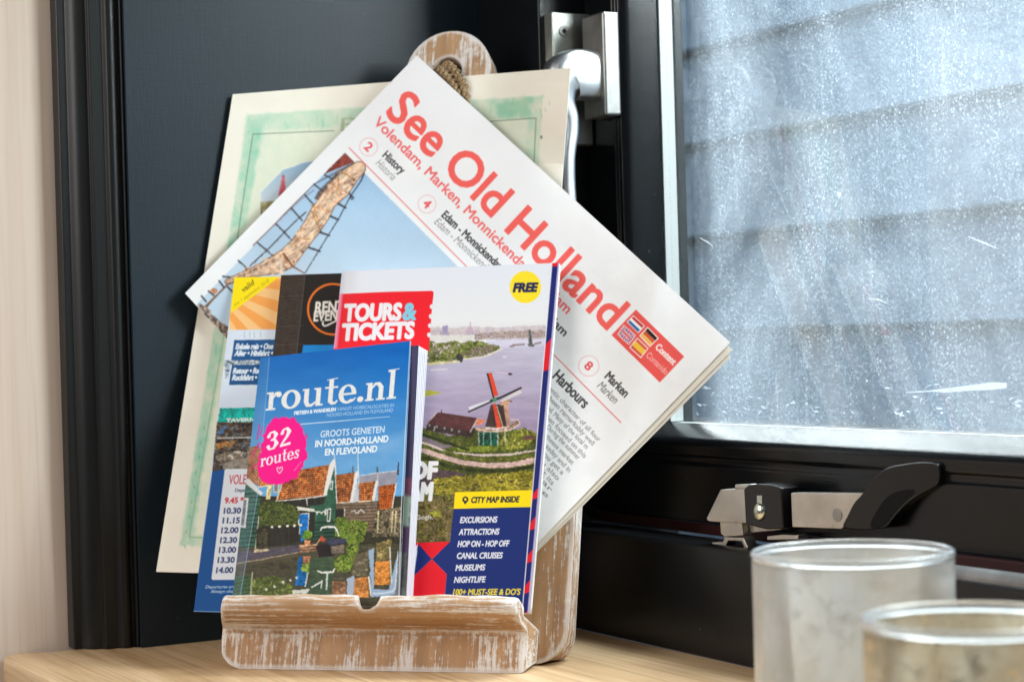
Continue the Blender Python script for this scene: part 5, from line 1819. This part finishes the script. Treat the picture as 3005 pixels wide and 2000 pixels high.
    c.text('VANUIT HORECALOCATIES IN', p[2], p[3], 9.5, (176, 206, 236), .1)
    c.text('NOORD-HOLLAND EN FLEVOLAND', p[4], p[5], 10, (176, 206, 236), .1)
    c.line(A4(560, 771, 1000, 735, 1455, 694), [3, 2.4, 1.6], (196, 220, 242))
    p = A4(815, 886, 1403, 840, 768, 974, 1437, 926, 858, 1051, 1334, 1018)
    c.text('GROOTS GENIETEN', p[0], p[1], 19, (222, 234, 246), .3)
    c.text('IN NOORD-HOLLAND', p[2], p[3], 18.5, (240, 244, 248), .8)
    c.text('EN FLEVOLAND', p[4], p[5], 18.5, (240, 244, 248), .8)
    PK = (248, 6, 140)
    c.poly(A4(345, 760, 400, 705, 560, 705, 600, 740, 660, 800, 692, 960, 690, 1080, 640, 1180, 590, 1270, 480, 1310, 300, 1310, 240, 1220, 240, 1130, 270, 1000, 290, 880), PK, rough=9, rs=.10)
    for q, w_ in (((255, 770, 235, 900), [3, 4]), ((285, 790, 262, 860), [3, 3]), ((250, 940, 180, 1080), [5, 3]), ((230, 1130, 180, 1180), [4, 3]), ((655, 1060, 580, 1190), [4, 3]), ((680, 840, 700, 900), [3, 3])):
        c.line(A4(*q), w_, PK, .8)
    c.line(A4(640, 1110, 575, 1190), [2, 3], (250, 150, 200), .7)
    c.serif('32', A4(316, 1012)[0], A4(540, 950)[0], 38, (246, 236, 242), (.07, -1))
    c.serif('routes', A4(262, 1158)[0], A4(620, 1070)[0], 24, (246, 236, 242), (.07, -1))
    c.line(A4(440, 1218, 418, 1190, 416, 1168, 428, 1160, 441, 1176, 452, 1158, 466, 1160, 466, 1182, 440, 1218), 2.4, (246, 210, 232))
    c.line([(1204, 1000), (1177, 1500), (1170, 1778)], 3, (206, 216, 230), .8)


gb = empty('guidebook', S(0.04, 0.034, 0.043))
rb = lambda X, Y: 0.0025 * np.sin(np.clip((Y - 1000) / 780, 0, 1) * math.pi) - 0.004 * np.clip((800 - .115 * (Y - 1049) - X) / 45, 0, 1) ** 2 - 0.002 * np.clip((X - 1000) / 200, 0, 1) ** 2
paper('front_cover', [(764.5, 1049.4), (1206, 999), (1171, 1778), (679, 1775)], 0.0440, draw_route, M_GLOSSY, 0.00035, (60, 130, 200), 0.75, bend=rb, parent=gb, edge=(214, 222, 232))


def draw_fly(c):
    c.img[:] = np.array((70, 66, 100.))
    c.poly([(1160, 1400), (1215, 1400), (1205, 1460), (1155, 1460)], (120, 72, 96), rough=6, soft=10)
    c.poly([(1160, 1455), (1210, 1455), (1200, 1545), (1150, 1545)], (150, 172, 156), rough=8, soft=14)
    c.poly([(1150, 1545), (1205, 1545), (1200, 1620), (1150, 1620)], (82, 62, 92), rough=4, soft=10)
    c.poly([(1150, 1620), (1200, 1620), (1195, 1790), (1140, 1790)], blotch([(70, 70, 74), (110, 112, 112)], .05, 3, 2), soft=6)


paper('flyleaf', [(790, 1052), (1229, 1012), (1191, 1778), (702, 1775)], 0.0425, draw_fly, M_GLOSSY, 0.0003, (70, 66, 100), 0.30, parent=gb, bend=lambda X, Y: -0.0012 + 0 * X, edge=(200, 196, 206))
# the block of pages sags sideways: stepped leaves, each a little further right and back
for k in range(7):
    t = k / 6.0
    paper('page_section', [(800, 1056), (1229 + 29 * t, 1014 + 16 * t), (1188 + 22 * t, 1779), (706, 1777)], 0.0408 - 0.0021 * k, None, M_NEWSPRINT, 0.0020, (224, 222, 232), 0.05, parent=gb, edge=(226 - 5 * (k % 2), 224 - 5 * (k % 2), 232 - 4 * (k % 2)))
tag(gb, 'thick blue pocket guidebook with a pink splash badge, frontmost on the ledge', 'book')


# ================================================================== GLASSES
def holder(px, py, depth, half_px, rim_py, label, mat, rim_mat, grp='glass candle holders on the sill'):
    c = ray(px, rim_py) * depth
    r = half_px / FPX * depth
    h = c[2] - ZS
    g_ = empty('candle_holder', (c[0], c[1], ZS))
    th = 0.0027
    pr = [(0.0, ZS + 0.0004), (r * 0.93, ZS + 0.0004), (r * 0.985, ZS + 0.004), (r, ZS + 0.012), (r, c[2] - 0.0047), (r - th, c[2] - 0.0047), (r - th, ZS + 0.012), (r - th * 2, ZS + 0.007), (0.0, ZS + 0.0065)]
    mesh_obj('body', *lathe(c[0], c[1], pr), mat, g_, smooth=True).data.set_sharp_from_angle(angle=math.radians(40))
    rp = [(r + 0.0001, c[2] - 0.0045)]
    for i in range(9):
        a = math.pi * i / 8
        rp.append((r - th / 2 + (th / 2 + 0.0003) * math.cos(a), c[2] - 0.0016 + 0.0016 * math.sin(a)))
    rp.append((r - th, c[2] - 0.0045))
    mesh_obj('rim', *lathe(c[0], c[1], rp), rim_mat, g_, smooth=True)
    tag(g_, label, 'candle holder', grp)
    return g_


tg = NT('clear_rim_glass')
tg.base((0.93, 0.95, 0.95))
tg.set(trans=0.80, rough=0.06, ior=1.45)


def foggy(name, ca, cb, fleck, scale, clear0, clear1, metal):
    """thin frosted glass: partly see-through, glowing where light passes, with metallic flecks"""
    t = NT(name)
    n1 = t.noise((1, 1, 0.5), 30 * scale, 5, 0.65)
    n2 = t.noise((1, 1, 1), 110 * scale, 4, 0.7, loc=(2, 1, 3))
    col = t.mix(t.ramp(n1, [(0.36, 0.0), (0.66, 1.0)]), ca, cb)
    tl = t.n('ShaderNodeBsdfTranslucent')
    df = t.n('ShaderNodeBsdfDiffuse')
    t.l(col, tl.inputs[0])
    t.l(col, df.inputs[0])
    m1 = t.n('ShaderNodeMixShader')
    m1.inputs[0].default_value = 0.42
    t.l(tl.outputs[0], m1.inputs[1])
    t.l(df.outputs[0], m1.inputs[2])
    tr = t.n('ShaderNodeBsdfTransparent')
    tr.inputs[0].default_value = (0.96, 0.96, 0.95, 1)
    m2 = t.n('ShaderNodeMixShader')
    t.l(t.ramp(n1, [(0.3, clear0), (0.7, clear1)]), m2.inputs[0])
    t.l(m1.outputs[0], m2.inputs[1])
    t.l(tr.outputs[0], m2.inputs[2])
    gl = t.n('ShaderNodeBsdfGlossy')
    gl.inputs['Roughness'].default_value = 0.28
    t.l(t.mix(n1, fleck, [min(1, q_ * 1.25) for q_ in fleck]), gl.inputs[0])
    m3 = t.n('ShaderNodeMixShader')
    t.l(t.ramp(n2, [(0.50, 0.0), (0.66, metal)]), m3.inputs[0])
    t.l(m2.outputs[0], m3.inputs[1])
    t.l(gl.outputs[0], m3.inputs[2])
    g2_ = t.n('ShaderNodeBsdfGlossy')
    g2_.inputs['Roughness'].default_value = 0.12
    fr_ = t.n('ShaderNodeFresnel')
    fr_.inputs[0].default_value = 1.45
    m4 = t.n('ShaderNodeMixShader')
    t.l(fr_.outputs[0], m4.inputs[0])
    t.l(m3.outputs[0], m4.inputs[1])
    t.l(g2_.outputs[0], m4.inputs[2])
    t.l(m4.outputs[0], [n_ for n_ in t.t.nodes if n_.type == 'OUTPUT_MATERIAL'][0].inputs[0])
    return t.m


M_FROST = foggy('frosted_glass_with_silver_flecks', (0.91, 0.91, 0.90), (0.84, 0.78, 0.69), (0.72, 0.70, 0.66), 0.8, 0.26, 0.38, 0.24)  # second tone puts the warm reflection of wood into the glass colour
M_MERC = foggy('mercury_glass', (0.90, 0.85, 0.72), (0.70, 0.56, 0.36), (0.80, 0.73, 0.58), 1.5, 0.16, 0.40, 0.8)
D = 1.2755
holder(1960 * D, 0, 1.0, 231 * D, 1262 * D, 'taller frosted clear glass candle holder with silver flecks, under the window stay', M_FROST, tg.m)
holder(2236 * D, 0, 0.8, 250 * D, 1414 * D, 'gold mottled mercury glass candle holder nearest the viewer at the right edge', M_MERC, tg.m)
